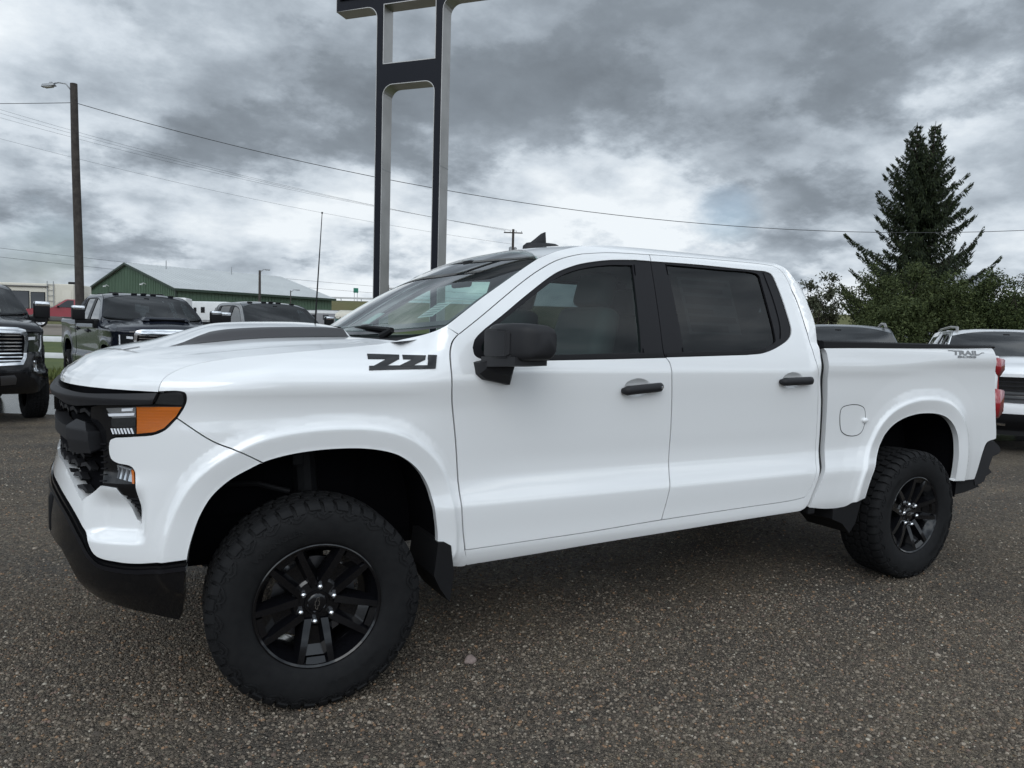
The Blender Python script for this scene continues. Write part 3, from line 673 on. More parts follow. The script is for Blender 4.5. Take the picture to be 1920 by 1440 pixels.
lip = [(-.474, .600), (-.56, .596), (-.63, .590), (-.71, .594), (-.775, .606), (-.815, .640), (-.862, .700), (-.94, .765), (-1.057, .808), (-1.25, .832), (-1.59, .84)]
for k, mi in enumerate((False, True)): ribbon('bumper_lip', lip, .010, .016, SATIN, bl[k], mi)
# tow hook pads at the lip
for sg in (-1, 1):
    bm = bmesh.new(); b_box(bm, (-.893, sg * .39, .73), (.06, .10, .15), .015); bmk('tow_hook', bm, BLKPL, TR, auto=35)
# dark backing for grille, lamps and vents
both('grille_backing', [(-1.59, 1.235), (-.52, 1.235), (-.49, 1.15), (-.60, 1.05), (-.60, .88), (-.80, .86), (-1.0, .86), (-1.59, .90)], VOID, step=.04, hem=0, off=-.05)
# upper grille bar
bar = join([(-1.59, 1.233), (-1.2, 1.230), (-1.004, 1.226), (-.861, 1.221), (-.724, 1.2255), (-.571, 1.2325)], [(-.571, 1.2325), (-.584, 1.1925)], [(-.584, 1.1925), (-.797, 1.181), (-.905, 1.171)], [(-.905, 1.171), (-.98, 1.172), (-1.10, 1.186), (-1.3, 1.19), (-1.59, 1.19)])
def bar_fn(q, z): return G(S0 + q, z, .004 + .016 * np.interp(z, [1.165, 1.19, 1.208, 1.233], [.55, .75, 1.0, .0]))
for mi in (False, True): panel('grille_bar', bar, bar_fn, GREYPL, TR, .012, .06, (), mi, extra=[[(a, z) for a in np.arange(-1.58, -.57, .02)] for z in (1.206, 1.211)])
LEDL = pmat('lamp rib and highlight', (.78, .80, .84), .15, coat=1)
# lamp unit
lampo = join([(-.564, 1.231), (-.50, 1.2375), (-.480, 1.231), (-.4765, 1.208), (-.487, 1.178), (-.509, 1.145), (-.548, 1.1035), (-.588, 1.085), (-.65, 1.077), (-.73, 1.070)], [(-.73, 1.070), (-.756, 1.058), (-.758, 1.016), (-.748, .986), (-.718, .972), (-.676, .966), (-.655, .950)], [(-.655, .950), (-.646, .853), (-.78, .885)], [(-.78, .885), (-.803, 1.082), (-.850, 1.125), (-.846, 1.168)], [(-.846, 1.168), (-.797, 1.179), (-.586, 1.190)])
LU = both('headlamp', lampo, BLKGLOSS, step=.018, hem=.03, off=-.006)
for k, mi in enumerate((False, True)):
    def lp(nm, pts, mat, off=.0): return panel(nm, pts, SF(off), mat, LU[k], .012, .006, (), mi)
    lp('turn_lens', [(-.646, 1.180), (-.564, 1.1815), (-.492, 1.1815), (-.511, 1.149), (-.552, 1.106), (-.584, 1.092), (-.646, 1.084)], AMBER, -.001)
    lp('main_lens', [(-.766, 1.170), (-.650, 1.1785), (-.650, 1.143), (-.741, 1.135)], LAMPCLR, -.001)
    lp('main_lens', [(-.742, 1.100), (-.651, 1.107), (-.650, 1.084), (-.728, 1.077)], DARKLENS, -.001)
    for j in range(7):
        a = -.738 + j * .0128
        lp('lens_rib', [(a, 1.079 + j * .0008), (a + .006, 1.0795 + j * .0008), (a - .003, 1.099 + j * .0008), (a - .009, 1.0985 + j * .0008)], LEDL, .0015)
    lp('lens_highlight', [(-.752, 1.142), (-.655, 1.149), (-.655, 1.158), (-.757, 1.151)], LEDL, .0015); lp('lens_highlight', [(-.700, 1.1625), (-.660, 1.1655), (-.660, 1.175), (-.700, 1.172)], LEDL, .0015)  # pale strips: highlights painted on to break up the flat lens
    for j in range(7): lp('lens_rib', [(-.790 - .0005 * j, .905 + j * .022), (-.770, .907 + j * .022), (-.770, .911 + j * .022), (-.790 - .0005 * j, .909 + j * .022)], SATIN, .001)
    lp('lens_bridge', [(-.745, 1.132), (-.650, 1.140), (-.650, 1.110), (-.742, 1.103)], DARKLENS, .0005)
    for j in range(8): lp('turn_rib', [(-.644, 1.092 + j * .0108), (-.50 - .012 * max(0, 7 - j) - (.03 if j < 2 else 0), 1.093 + j * .0108), (-.50 - .012 * max(0, 7 - j) - (.03 if j < 2 else 0), 1.0955 + j * .0108), (-.644, 1.0945 + j * .0108)], AMBER, .0012)
    lp('turn_strip', [(-.664, .955), (-.656, .950), (-.651, .905), (-.659, .907)], AMBER, .0015)
    lp('side_lens', [(-.562, 1.2275), (-.502, 1.233), (-.486, 1.226), (-.4835, 1.204), (-.489, 1.189), (-.580, 1.1925)], DARKLENS, -.001)
    lp('daytime_lamp', [(-.722, .969), (-.668, .957), (-.657, .910), (-.711, .921)], LAMPCLR, -.001)
    for j in range(3): lp('lens_rib', [(-.718 + j * .017, .923 - j*.004), (-.712 + j*.017, .9215 - j*.004), (-.704 + j*.017, .962 - j*.004), (-.712 + j*.017, .964 - j*.004)], STEEL, .0015)
    # vent wedge
    V_ = panel('side_vent', [(-.716, .876), (-.649, .872), (-.636, .760), (-.657, .768)], SF(-.02), BLKPL, TR, .02, 0, (), mi)
    for j in range(6):
        z0 = .778 + j * .016; x0 = -.657 - j * .0105
        panel('vent_slat', [(x0, z0), (-.637 - j*.002, z0 - .003), (-.637 - j*.002, z0 + .003), (x0, z0 + .005)], SF(-.008), GREYPL, V_, .02, .01, (), mi)
    # lower bar with its block, and the angular mesh
    gb = panel('grille_lower_bar', [(-1.59, 1.098), (-1.10, 1.090), (-.955, 1.085), (-.95, 1.025), (-1.10, 1.04), (-1.59, 1.05)], SF(.008), GREYPL, TR, .02, .05, (), mi)
    panel('grille_block', [(-.948, 1.098), (-.905, 1.124), (-.845, 1.118), (-.812, 1.082), (-.806, 1.008), (-.935, 1.0)], lambda q, z: G(S0 + q, z, .014 + .022 * np.interp(z, [1.0, 1.05, 1.09, 1.125], [.6, 1, 1, .1])), GREYPL, gb, .014, .07, (), mi)
    for r_, (z0, n0) in enumerate(((1.145, 5), (.985, 7), (.945, 7), (.905, 7), (.865, 6))):
        for j in range(n0):
            a = -.86 - j * .095 - (r_ % 2) * .045
            if a < -1.56: continue
            panel('grille_mesh', [(a, z0), (a - .035, z0 + .018), (a - .07, z0 + .010), (a - .075, z0 - .004), (a - .035, z0 + .004), (a - .005, z0 - .012)], SF(-.010), GREYPL, gb, .03, .03, (), mi)
# black bow-tie emblem in the middle of the grille
bw = [(-.16, .028), (-.055, .028), (-.055, .055), (.055, .055), (.055, .028), (.16, .028), (.145, -.028), (.055, -.028), (.055, -.055), (-.055, -.055), (-.055, -.028), (-.145, -.028)]
bm = bmesh.new(); b_prism(bm, [(a, b + 1.135) for a, b in bw], -.915, -.85, axis=0); bmk('grille_emblem', bm, BLKGLOSS, TR)

# ------------------------------------------------ fuel flap, handles, badges, mirrors
fl = catmull([(3.016, 1.085), (3.032, 1.106), (3.078, 1.117), (3.126, 1.120), (3.185, 1.114), (3.230, 1.094), (3.248, 1.05), (3.246, .99), (3.232, .955), (3.205, .935), (3.15, .927), (3.085, .938), (3.041, .965), (3.021, 1.021)], 5, closed=True)
FLn = fl[::-1]
panel('fuel_seam', FLn, SF(.0012), VOID, BS[0], .02, 0, [dshift(FLn, -.0045)])
panel('fuel_flap', dshift(FLn, -.0045), SF(.0016), WHITE, BS[0], .015, .004)
bm = bmesh.new(); bmesh.ops.create_icosphere(bm, subdivisions=3, radius=1); fp = SF(.006)(np.array([3.243]), np.array([1.021]))[0]
for v in bm.verts: v.co = Vector((v.co.x * .024, v.co.y * .012, v.co.z * .016)) + Vector(fp)
bmk('fuel_catch', bm, WHITE, BS[0], smooth=True)
def handle(x0, x1, z0, z1, pr, mi, lock):
    sg = 1 if mi else -1
    zc_ = lambda x: z0 + (z1 - z0) * (x - x0) / (x1 - x0)
    # cup recess: shallow dark scoop
    cx = x0 + (x1 - x0) * .45
    base = lambda x, z, o: SF(o)(np.array([x]), np.array([z]))[0] * ([1, -1, 1] if mi else [1, 1, 1])
    bm = bmesh.new(); rings = []
    for k in range(13):
        u = k / 12; x = x0 + (x1 - x0) * u; e_ = min(1, 9 * min(u, 1 - u) + .3); hgt = .0225 * (e_**.5); dep = .044 * (e_**.45)
        c_ = base(x, zc_(x), 0.0)
        rings.append([bm.verts.new((c_[0], c_[1] + sg * (dep * (.55 + .45 * math.cos(a))), c_[2] + hgt * math.sin(a))) for a in [2*math.pi*j/12 for j in range(12)]])
    for a, b in zip(rings, rings[1:]):
        for j in range(12): bm.faces.new((a[j], a[(j+1) % 12], b[(j+1) % 12], b[j]))
    bm.faces.new(rings[0]); bm.faces.new(rings[-1]); bmesh.ops.recalc_face_normals(bm, faces=list(bm.faces))
    bmk('door_handle', bm, GREYPL, pr, smooth=True)
    if lock:
        p = base(x1 - .022, zc_(x1 - .022), .0425); bm = bmesh.new()
        b_lathe(bm, [(.0001, sg * .002), (.006, sg * .002), (.007, 0)], 12); bmk('door_lock', bm, CHROME, pr, loc=tuple(p))
for k, mi in enumerate((False, True)):
    handle(1.415, 1.655, 1.222, 1.240, FD[k], mi, True)
    handle(2.475, 2.725, 1.258, 1.264, RD[k], mi, False)
# emblem on the fender and lettering on the bed
def badge(px_):     # picture units of the emblem (0..500 wide, 0..100 high) to flank coordinates
    return [(.190 + (a / 495.) * .290 , 1.318 + (b / 100.) * .062) for a, b in px_]
for k, mi in enumerate((False, True)):
    for j, pl in enumerate(([(18, 68), (28, 100), (252, 97), (238, 68)], [(150, 69), (239, 71), (118, 20), (20, 18)], [(0, 0), (8, 26), (478, 34), (470, 12)], [(264, 70), (270, 97), (424, 97), (412, 70)], [(330, 71), (413, 71), (300, 24), (205, 22)], [(428, 74), (438, 101), (497, 101), (472, 14), (412, 14), (430, 70)])):
        panel('fender_emblem', badge(pl), SF(.004 + .0004 * j), BLKGLOSS, fd[k], .012, .006, (), mi)
def flank_text(txt, x0, z0, w, hgt, shear, mat, parent, mi, bold=.012):
    V, F = text_shape(txt, 1.0, bold); lo = V.min(0); hi = V.max(0); U = (V - lo) / (hi - lo)
    q = x0 + U[:, 0] * w + U[:, 1] * hgt * shear
    if mi: q = x0 + (1 - U[:, 0]) * w + U[:, 1] * hgt * shear
    z = z0 + U[:, 1] * hgt; X = SF(.0025)(q, z)
    if mi: X = X * [1, -1, 1]
    return mk('lettering', X, F, mat, parent)
for k, mi in enumerate((False, True)):
    flank_text('TRAIL', 4.06, 1.421, .30, .030, .25, GREYDEC, BS[k], mi, .045)
    flank_text('BOSS', 4.115, 1.402, .21, .016, .25, GREYDEC, BS[k], mi, .045)
    panel('lettering', [(4.02, 1.445), (4.075, 1.447), (4.072, 1.4525), (4.02, 1.451)], SF(.0025), GREYDEC, BS[k], .02, 0, (), mi)
    panel('lettering', [(4.35, 1.421), (4.40, 1.436), (4.425, 1.436), (4.423, 1.441), (4.395, 1.441), (4.352, 1.427)], SF(.0025), GREYDEC, BS[k], .02, 0, (), mi)
# mirrors
def mirror(sg, pr):
    def W(x, y, z): return Vector((x, sg * y, z))
    bm = bmesh.new()                                   # base wedge on the door skin
    secs = []
    for y, pts in ((.955, [(.638, 1.352), (.70, 1.364), (.80, 1.362), (.822, 1.33), (.80, 1.252), (.67, 1.276), (.642, 1.30)]),
                   (1.01, [(.645, 1.352), (.70, 1.368), (.79, 1.366), (.815, 1.33), (.796, 1.258), (.68, 1.283), (.65, 1.305)]),
                   (1.045, [(.66, 1.36), (.705, 1.372), (.78, 1.372), (.80, 1.345), (.78, 1.295), (.70, 1.312), (.665, 1.33)])):
        secs.append([W(a, y, b) for a, b in pts])
    fin_loft(bm, secs)
    # arm
    secs = []
    for y, x0, x1, z0, z1 in ((1.0, .66, .80, 1.335, 1.378), (1.10, .665, .83, 1.340, 1.382), (1.22, .70, .85, 1.350, 1.385)):
        secs.append([W(x0, y, z0), W(x1, y, z0), W(x1, y, z1), W(x0, y, z1)])
    fin_loft(bm, secs); bmesh.ops.recalc_face_normals(bm, faces=list(bm.faces))
    mb = bmk('mirror', bm, GREYPL, pr, auto=30)
    # housing: rounded box swept outwards
    bm = bmesh.new(); secs = []
    for y, x0, x1, z0, z1 in ((.985, .72, .80, 1.395, 1.495), (1.0, .69, .81, 1.382, 1.508), (1.06, .672, .825, 1.372, 1.517), (1.16, .682, .845, 1.368, 1.520), (1.235, .712, .858, 1.370, 1.515), (1.258, .745, .862, 1.38, 1.505), (1.27, .78, .862, 1.40, 1.485)):
        cx, cz, rx, rz = (x0 + x1) / 2, (z0 + z1) / 2, (x1 - x0) / 2, (z1 - z0) / 2; ring = []
        for j in range(28):
            a = 2 * math.pi * j / 28; c_, s_ = math.cos(a), math.sin(a)
            ring.append(W(cx + rx * abs(c_)**.38 * (1 if c_ > 0 else -1), y, cz + rz * abs(s_)**.38 * (1 if s_ > 0 else -1)))
        secs.append(ring)
    fin_loft(bm, secs); bmesh.ops.recalc_face_normals(bm, faces=list(bm.faces))
    bmk('mirror_housing', bm, GREYPL, mb, auto=45)
    bm = bmesh.new(); secs = []                        # raised front cap
    for y, x0, z0, z1 in ((1.005, .676, 1.385, 1.488), (1.02, .660, 1.378, 1.494), (1.12, .662, 1.376, 1.494), (1.18, .676, 1.380, 1.490), (1.195, .695, 1.390, 1.482)):
        secs.append([W(x0, y, z0), W(x0 + .05, y, z0 - .003), W(x0 + .05, y, z1 + .003), W(x0, y, z1)])
    fin_loft(bm, secs); bmesh.ops.recalc_face_normals(bm, faces=list(bm.faces)); bmesh.ops.bevel(bm, geom=list(bm.edges), offset=.006, segments=2, affect='EDGES')
    bmk('mirror_cap', bm, GREYPL, mb, auto=30)
    me = mk('mirror_glass', [W(.8635, 1.03, 1.39), W(.8655, 1.24, 1.39), W(.8655, 1.24, 1.50), W(.8635, 1.03, 1.50)], [[0, 1, 2, 3]], CHROME, mb)
mirror(-1, FD[0]); mirror(1, FD[1])

# ------------------------------------------------ mud flaps, arch liners, underside
for sg in (-1, 1):
    bm = bmesh.new(); b_prism(bm, [(.486, .60), (.515, .598), (.545, .58), (.560, .47), (.545, .335), (.50, .40), (.47, .46)], sg * .70, sg * .992, axis=1); bmk('mud_flap', bm, BLKPL, TR)
    bm = bmesh.new(); b_prism(bm, [(3.262, .56), (3.20, .535), (3.10, .512), (3.0, .505), (3.0, .445), (3.09, .41), (3.16, .345), (3.21, .40)], sg * .66, sg * .962, axis=1); bmk('mud_flap', bm, BLKPL, TR)
    bm = bmesh.new(); b_box(bm, (2.82, sg * .93, .515), (.055, .06, .05), .01); bmk('rocker_end_cap', bm, BLKPL, TR)
    for A_, x0 in ((ARCHF, 'front'), (ARCHR, 'rear')):
        P = A_[::2]; c0 = P.mean(0); P2 = c0 + (P - c0) * 1.05; V = []; F = []
        for a, b in P2: V += [(a, sg * float(np.interp(a, [-.55, -.40, -.2, 0, 3, 5], [.86, .90, .93, .95, .955, .955])), b), (a, sg * .58, b)]
        for i in range(len(P2) - 1): F.append([2*i, 2*i+2, 2*i+3, 2*i+1])
        k = len(V); V += [(p[0], sg * .58, p[1]) for p in P2]; F.append(list(range(k, k + len(P2))))
        mk('wheel_liner', V, F, VOID, TR)
bm = bmesh.new(); b_box(bm, (1.9, 0, .62), (5.0, 1.15, .25), 0); b_box(bm, (1.72, 0, .60), (2.2, 1.80, .20), 0); b_box(bm, (-.60, 0, .62), (.24, 1.1, .26), 0); b_box(bm, (-.2, 0, .95), (.9, 1.2, .5), 0)
b_tube(bm, [(3.744, -.75, .405), (3.744, .75, .405)], .06, 10); b_tube(bm, [(0, -.72, .42), (0, .72, .42)], .045, 10)
b_tube(bm, [(3.0, -.62, .46), (4.5, -.62, .50)], .04, 8); b_tube(bm, [(3.0, .62, .46), (4.5, .62, .50)], .04, 8)
bmk('underbody', bm, VOID, TR)
for sg in (-1, 1):
    bm = bmesh.new(); b_tube(bm, [(.05, sg * .62, .45), (.02, sg * .58, .95)], .055, 12); b_tube(bm, [(-.30, sg * .60, .83), (-.18, sg * .66, .835), (-.06, sg * .70, .80)], .012, 8)
    b_box(bm, (-.02, sg * .66, .93), (.05, .05, .06), .01)
    bmk('suspension', bm, BLKPL, TR)

# ------------------------------------------------ cabin
CB = bm_box_obj('cabin_floor', (1.72, 0, .62), (2.1, 1.72, .06), VOID, TR)
bm = bmesh.new(); b_prism(bm, [(.36, 1.30), (.45, 1.415), (.72, 1.445), (.95, 1.42), (1.02, 1.34), (1.0, 1.10), (.9, .9), (.45, .9)], -.84, .84, axis=1); bmk('dashboard', bm, GREYPL, TR)
bm = bmesh.new()
rg = [(1.10 + .055 * math.sin(a), -.42 + .185 * math.cos(a), 1.22 + .165 * math.sin(a) + 0) for a in np.linspace(0, 2*math.pi, 25)]
b_tube(bm, rg, .016, 8, cap=False); b_tube(bm, [(.98, -.42, 1.18), (1.09, -.42, 1.215)], [.05, .06], 10); b_tube(bm, [(1.10, -.59, 1.22), (1.10, -.25, 1.22)], .018, 6); bmk('steering_wheel', bm, BLKPL, TR)
def seat(x, y, w, z0=.95):
    bm = bmesh.new(); b_box(bm, (x, y, z0), (.52, w, .18), .05, 3)
    rt = Matrix.Rotation(R(16), 3, 'Y'); b_box(bm, (x + .30, y, z0 + .36), (.17, w * .96, .66), .06, 3, rot=rt, taper=(.8, .86))
    o = bmk('seat', bm, SEAT, TR, auto=50)
    bm = bmesh.new(); b_box(bm, (x + .415, y, z0 + .775), (.11, .27, .19), .045, 3, rot=rt); bmk('headrest', bm, SEAT, o, auto=50)
seat(1.22, -.42, .54); seat(1.22, .42, .54); 
for y in (-.56, 0, .56): seat(2.18, y, .54)
bm = bmesh.new(); b_box(bm, (1.2, 0, .93), (.75, .26, .26), .03); bmk('console', bm, GREYPL, TR, auto=40)
for sg in (-1, 1):
    bm = bmesh.new(); b_prism(bm, [(.70, .62), (2.72, .62), (2.72, 1.375), (.70, 1.345)], sg * .885, sg * .90, axis=1); bmk('door_lining', bm, GREYPL, TR)
    bm = bmesh.new(); b_prism(bm, [(1.60, 1.38), (1.76, 1.38), (1.77, 1.87), (1.66, 1.87)], 0, 1, axis=1, fn=lambda x, h, z: (x, sg * (.90 - .40 * (z - 1.38) * .98 - .03 * h), z)); bmk('b_pillar', bm, GREYPL, TR)
    bm = bmesh.new(); b_prism(bm, [(2.56, 1.40), (2.74, 1.40), (2.68, 1.88), (2.56, 1.86)], 0, 1, axis=1, fn=lambda x, h, z: (x, sg * (.89 - .40 * (z - 1.40) * .98 - .03 * h), z)); bmk('c_pillar', bm, GREYPL, TR)
# rear-view mirror and stickers on the windshield
bm = bmesh.new(); b_box(bm, (1.02, 0, 1.765), (.03, .24, .075), .02); b_tube(bm, [(1.02, 0, 1.78), (1.07, 0, 1.85)], .014, 6); b_box(bm, (1.09, 0, 1.855), (.10, .10, .05), .015); bmk('rear_view_mirror', bm, BLKPL, TR, auto=40)

panel('window_sticker', [(1.90, 1.50), (2.27, 1.505), (2.27, 1.80), (1.90, 1.80)], SF(-.03), PAPER2, TR, .1, 0)
for j, (z0, z1, x1) in enumerate(((1.765, 1.785, 2.25), (1.72, 1.745, 2.20), (1.66, 1.70, 2.25), (1.61, 1.635, 2.10), (1.565, 1.595, 2.25), (1.515, 1.55, 2.18))):
    panel('sticker_print', [(1.92, z0), (x1, z0), (x1, z1), (1.92, z1)], SF(-.0285), GREYPL, TR, .1, 0)
st_ = strip_ws('windshield_sticker', [(-.80, .16), (-.70, .145), (-.70, .30), (-.80, .32)], PAPER, -.006)
for j in range(5): strip_ws('sticker_print', [(-.79, .175 + j * .028), (-.71, .16 + j * .028), (-.71, .172 + j * .028), (-.79, .187 + j * .028)], GREYDEC, -.0045)
strip_ws('windshield_sticker', [(-.30, .10), (-.20, .10), (-.20, .20), (-.30, .20)], PAPER, -.006)
# ------------------------------------------------ wheels
def tyre_mesh():
    bm = bmesh.new()
    prof = [(.243, -.112), (.247, -.121), (.258, -.129), (.29, -.139), (.325, -.1425), (.352, -.140), (.374, -.133), (.389, -.121), (.3955, -.108), (.397, -.10), (.397, -.05), (.397, 0), (.397, .05), (.397, .10), (.3955, .108), (.389, .121), (.374, .133), (.325, .1425), (.258, .129), (.243, .112)]
    b_lathe(bm, prof, 80)
    rnd = random.Random(3); NP = 46
    def P(a, r, y): return bm.verts.new((r * math.cos(a), y, r * math.sin(a)))
    def block(cs, r0, r1, ch=.0):   # cs: list of (angle, y) corners ; base slightly larger
        ca = sum(c[0] for c in cs) / len(cs); cy = sum(c[1] for c in cs) / len(cs)
        top = [P(ca + (a - ca) * .93, r1, cy + (y - cy) * .95) for a, y in cs]; bot = [P(a, r0, y) for a, y in cs]; n = len(cs)
        bm.faces.new(top)
        for i in range(n): bm.faces.new((bot[i], bot[(i+1) % n], top[(i+1) % n], top[i]))
    dp = 2 * math.pi / NP
    for k in range(NP):
        a = k * dp
        for sg in (-1, 1):
            o = a + (0 if sg < 0 else dp * .5)
            # shoulder lug runs over the edge on to the sidewall
            w = dp * .33 if k % 2 else dp * .39
            ys = [(.080, .4085), (.112, .4065), (.126, .397), (.136, .384 - .008 * (k % 2))]
            L0 = []; L1 = []
            for yy, rr in ys:
                sl = (yy - .08) * sg * .35
                L0.append(P(o - w + sl, rr, sg * yy)); L1.append(P(o + w + sl, rr, sg * yy))
            D0 = [P(o - w * 1.05 + (yy - .08) * sg * .35, rr - .018, sg * (yy - .006)) for yy, rr in ys]; D1 = [P(o + w * 1.05 + (yy - .08) * sg * .35, rr - .018, sg * (yy - .006)) for yy, rr in ys]
            for i in range(3):
                bm.faces.new((L0[i], L0[i+1], L1[i+1], L1[i])); bm.faces.new((D0[i], D0[i+1], L0[i+1], L0[i])); bm.faces.new((L1[i], L1[i+1], D1[i+1], D1[i]))
            bm.faces.new((D0[0], L0[0], L1[0], D1[0])); bm.faces.new((L0[3], D0[3], D1[3], L1[3]))
            # intermediate block
            b = o + dp * .32 * sg; w2 = dp * .40
            block([(b - w2, sg * .030), (b + w2 * .7, sg * .026), (b + w2 * 1.15, sg * .052), (b + w2, sg * .074), (b - w2 * .6, sg * .072), (b - w2 * 1.1, sg * .05)], .396, .4088)
            # raised hooks on the sidewall
            if sg < 0:
                yf = lambda r: -float(np.interp(r, [.325, .352, .374, .389], [.1425, .140, .133, .121]))
                def rib(pl, wd=.0032, ht=.0045):
                    for (r0, a0), (r1, a1) in zip(pl, pl[1:]):
                        aa0, aa1 = o + a0 * dp, o + a1 * dp; du = Vector(((aa1 - aa0) * .36, r1 - r0)); du = du.normalized() if du.length else Vector((1, 0)); nx, ny = -du.y / .36 * wd, du.x * wd
                        q = [(r0 + ny, aa0 + nx), (r1 + ny, aa1 + nx), (r1 - ny, aa1 - nx), (r0 - ny, aa0 - nx)]
                        t_ = [P(aa, rr, yf(rr) - ht) for rr, aa in q]; b_ = [P(aa, rr, yf(rr) + .002) for rr, aa in q]; bm.faces.new(t_)
                        for i in range(4): bm.faces.new((b_[i], b_[(i+1) % 4], t_[(i+1) % 4], t_[i]))
                if k % 2: rib([(.384, -.55), (.366, -.35), (.350, .25), (.356, .62), (.376, .75)]); rib([(.376, -.05), (.364, .30), (.372, .5)])
                else: rib([(.382, -.3), (.372, .1), (.380, .35)]); rib([(.368, -.25), (.358, -.05)])
        block([(a - dp * .38, -.017), (a + dp * .28, -.021), (a + dp * .42, .0), (a + dp * .36, .019), (a - dp * .3, .020), (a - dp * .46, .002)], .396, .409)
    bmesh.ops.recalc_face_normals(bm, faces=list(bm.faces))
    # raised lettering round the sidewall
    for txt, mid, size, rad in (('WRANGLER', 118, .030, .303), ('GOODYEAR', -62, .034, .300)):
        V, F = text_shape(txt, size, .0008); V[:, 0] = (V[:, 0] - V[:, 0].mean()) * 1.25
        up = 1
        vs = []
        for x, y in V:
            a = R(mid) + x / rad * (-1)          # seen from outside (-y) angles run the other way
            r = rad + y
            vs.append(P(math.pi - a + math.pi * 0, r, 0))
        # keep letters readable from outside: x to the right when looking along +y
        for v, (x, y) in zip(vs, V):
            a = R(mid) - x / rad; r = rad + y
            v.co = Vector((r * math.cos(a), -.1455 if abs(r - .31) < .03 else -.144, r * math.sin(a)))
        for f in F:
            try: bm.faces.new([vs[i] for i in f])
            except Exception: pass
    me = bpy.data.meshes.new('tyre'); 
    for ed in bm.edges:
        if len(ed.link_faces) == 2 and ed.calc_face_angle(0) > R(38): ed.smooth = False
    bm.to_mesh(me); bm.free(); me.materials.append(RUBBER); me.polygons.foreach_set('use_smooth', [True] * len(me.polygons)); return me
def rim_mesh():
    bm = bmesh.new()
    b_lathe(bm, [(.2445, -.112), (.2445, -.120), (.240, -.1215), (.2325, -.117), (.228, -.104), (.219, -.085), (.205, -.06), (.196, .0), (.200, .09), (.235, .112)], 72)
    # hub face
    b_lathe(bm, [(.0001, -.078), (.047, -.078), (.050, -.074), (.088, -.070), (.098, -.062), (.102, -.04)], 40)
    for k in range(5):
        A0 = R(268 + 72 * k)
        def pt(r, lat, y):
            return bm.verts.new((r * math.cos(A0) - lat * math.sin(A0), y, r * math.sin(A0) + lat * math.cos(A0)))
        for s in (-1, 1):
            rings = []
            for r, l, wt, wb, yt, yb in ((.062, .031, .014, .036, -.080, -.03), (.10, .038, .014, .032, -.091, -.035), (.15, .046, .013, .029, -.103, -.045), (.20, .055, .012, .026, -.113, -.07), (.236, .062, .011, .025, -.1165, -.09)):
                rings.append([pt(r, s * l - wb, yb), pt(r, s * l - wt, yt), pt(r, s * l + wt, yt), pt(r, s * l + wb, yb)])
            for a, b in zip(rings, rings[1:]):
                for i in range(3): bm.faces.new((a[i], a[i+1], b[i+1], b[i]))
            bm.faces.new(rings[-1])
        # web between the twin arms and the little triangle by the rim
        rings = [[pt(r, -l, y), pt(r, l, y)] for r, l, y in ((.06, .022, -.06), (.10, .026, -.055), (.17, .037, -.062), (.205, .044, -.085))]
        for a, b in zip(rings, rings[1:]): bm.faces.new((a[0], a[1], b[1], b[0]))
        t = [pt(.205, -.034, -.103), pt(.205, .034, -.103), pt(.236, .040, -.114), pt(.236, -.040, -.114)]; bm.faces.new(t)
    bmesh.ops.recalc_face_normals(bm, faces=list(bm.faces))
    me = bpy.data.meshes.new('wheel'); bm.normal_update()
    for ed in bm.edges:
        if len(ed.link_faces) == 2 and ed.calc_face_angle(0) > R(25): ed.smooth = False
    bm.to_mesh(me); bm.free(); me.materials.append(RIMBLK); me.polygons.foreach_set('use_smooth', [True] * len(me.polygons)); return me
TYRE = tyre_mesh(); RIM = rim_mesh()
def wheel(x, y, z, steer, near, spin, parent, tyre=TYRE, rim=RIM, scale=1.0):
    w = bpy.data.objects.new('wheel', rim); COL.objects.link(w); w.parent = parent; w.location = (x, y, z); w.scale = (scale,) * 3
    M = Matrix.Rotation(steer, 3, 'Z') @ (Matrix.Identity(3) if near else Matrix.Rotation(math.pi, 3, 'Z')) @ Matrix.Rotation(spin, 3, 'Y')
    w.rotation_euler = M.to_euler()
    t = bpy.data.objects.new('tyre', tyre); COL.objects.link(t); t.parent = w
    return w
bm = bmesh.new(); b_lathe(bm, [(.0001, -.028), (.008, -.026), (.0125, -.018), (.014, 0)], 6); bmesh.ops.recalc_face_normals(bm, faces=list(bm.faces)); _n = bmk('lug_nut', bm, CHROME, None, auto=50); NUT = _n.data; bpy.data.objects.remove(_n)
bm = bmesh.new(); b_lathe(bm, [(.0001, -.006), (.030, -.0055), (.036, -.003), (.038, .0)], 32); bmesh.ops.recalc_face_normals(bm, faces=list(bm.faces)); _n = bmk('center_cap', bm, RIMBLK, None, auto=50); CAP = _n.data; bpy.data.objects.remove(_n)
# emblem outline for the cap
def outline_ring(poly, t):
    A = np.array(poly, float); B = dshift(A, t); return A, B
bwn = [(-.160, .028), (-.055, .028), (-.055, .055), (.055, .055), (.055, .028), (.16, .028), (.145, -.028), (.055, -.028), (.055, -.055), (-.055, -.055), (-.055, -.028), (-.145, -.028)]
A_ = np.array(bwn) * .15
bm = bmesh.new()
for i in range(12):
    a = Vector((A_[i][0], -.0068, A_[i][1])); b = Vector((A_[(i+1) % 12][0], -.0068, A_[(i+1) % 12][1])); b_tube(bm, [a, b], .0011, 4)
_n = bmk('cap_emblem', bm, CHROME, None); EMB = _n.data; bpy.data.objects.remove(_n)
bm = bmesh.new(); b_lathe(bm, [(.06, -.012), (.165, -.012), (.165, .012), (.06, .012)], 40); bmesh.ops.recalc_face_normals(bm, faces=list(bm.faces)); _n = bmk('brake_disc', bm, STEEL, None, auto=40); DISC = _n.data; bpy.data.objects.remove(_n)
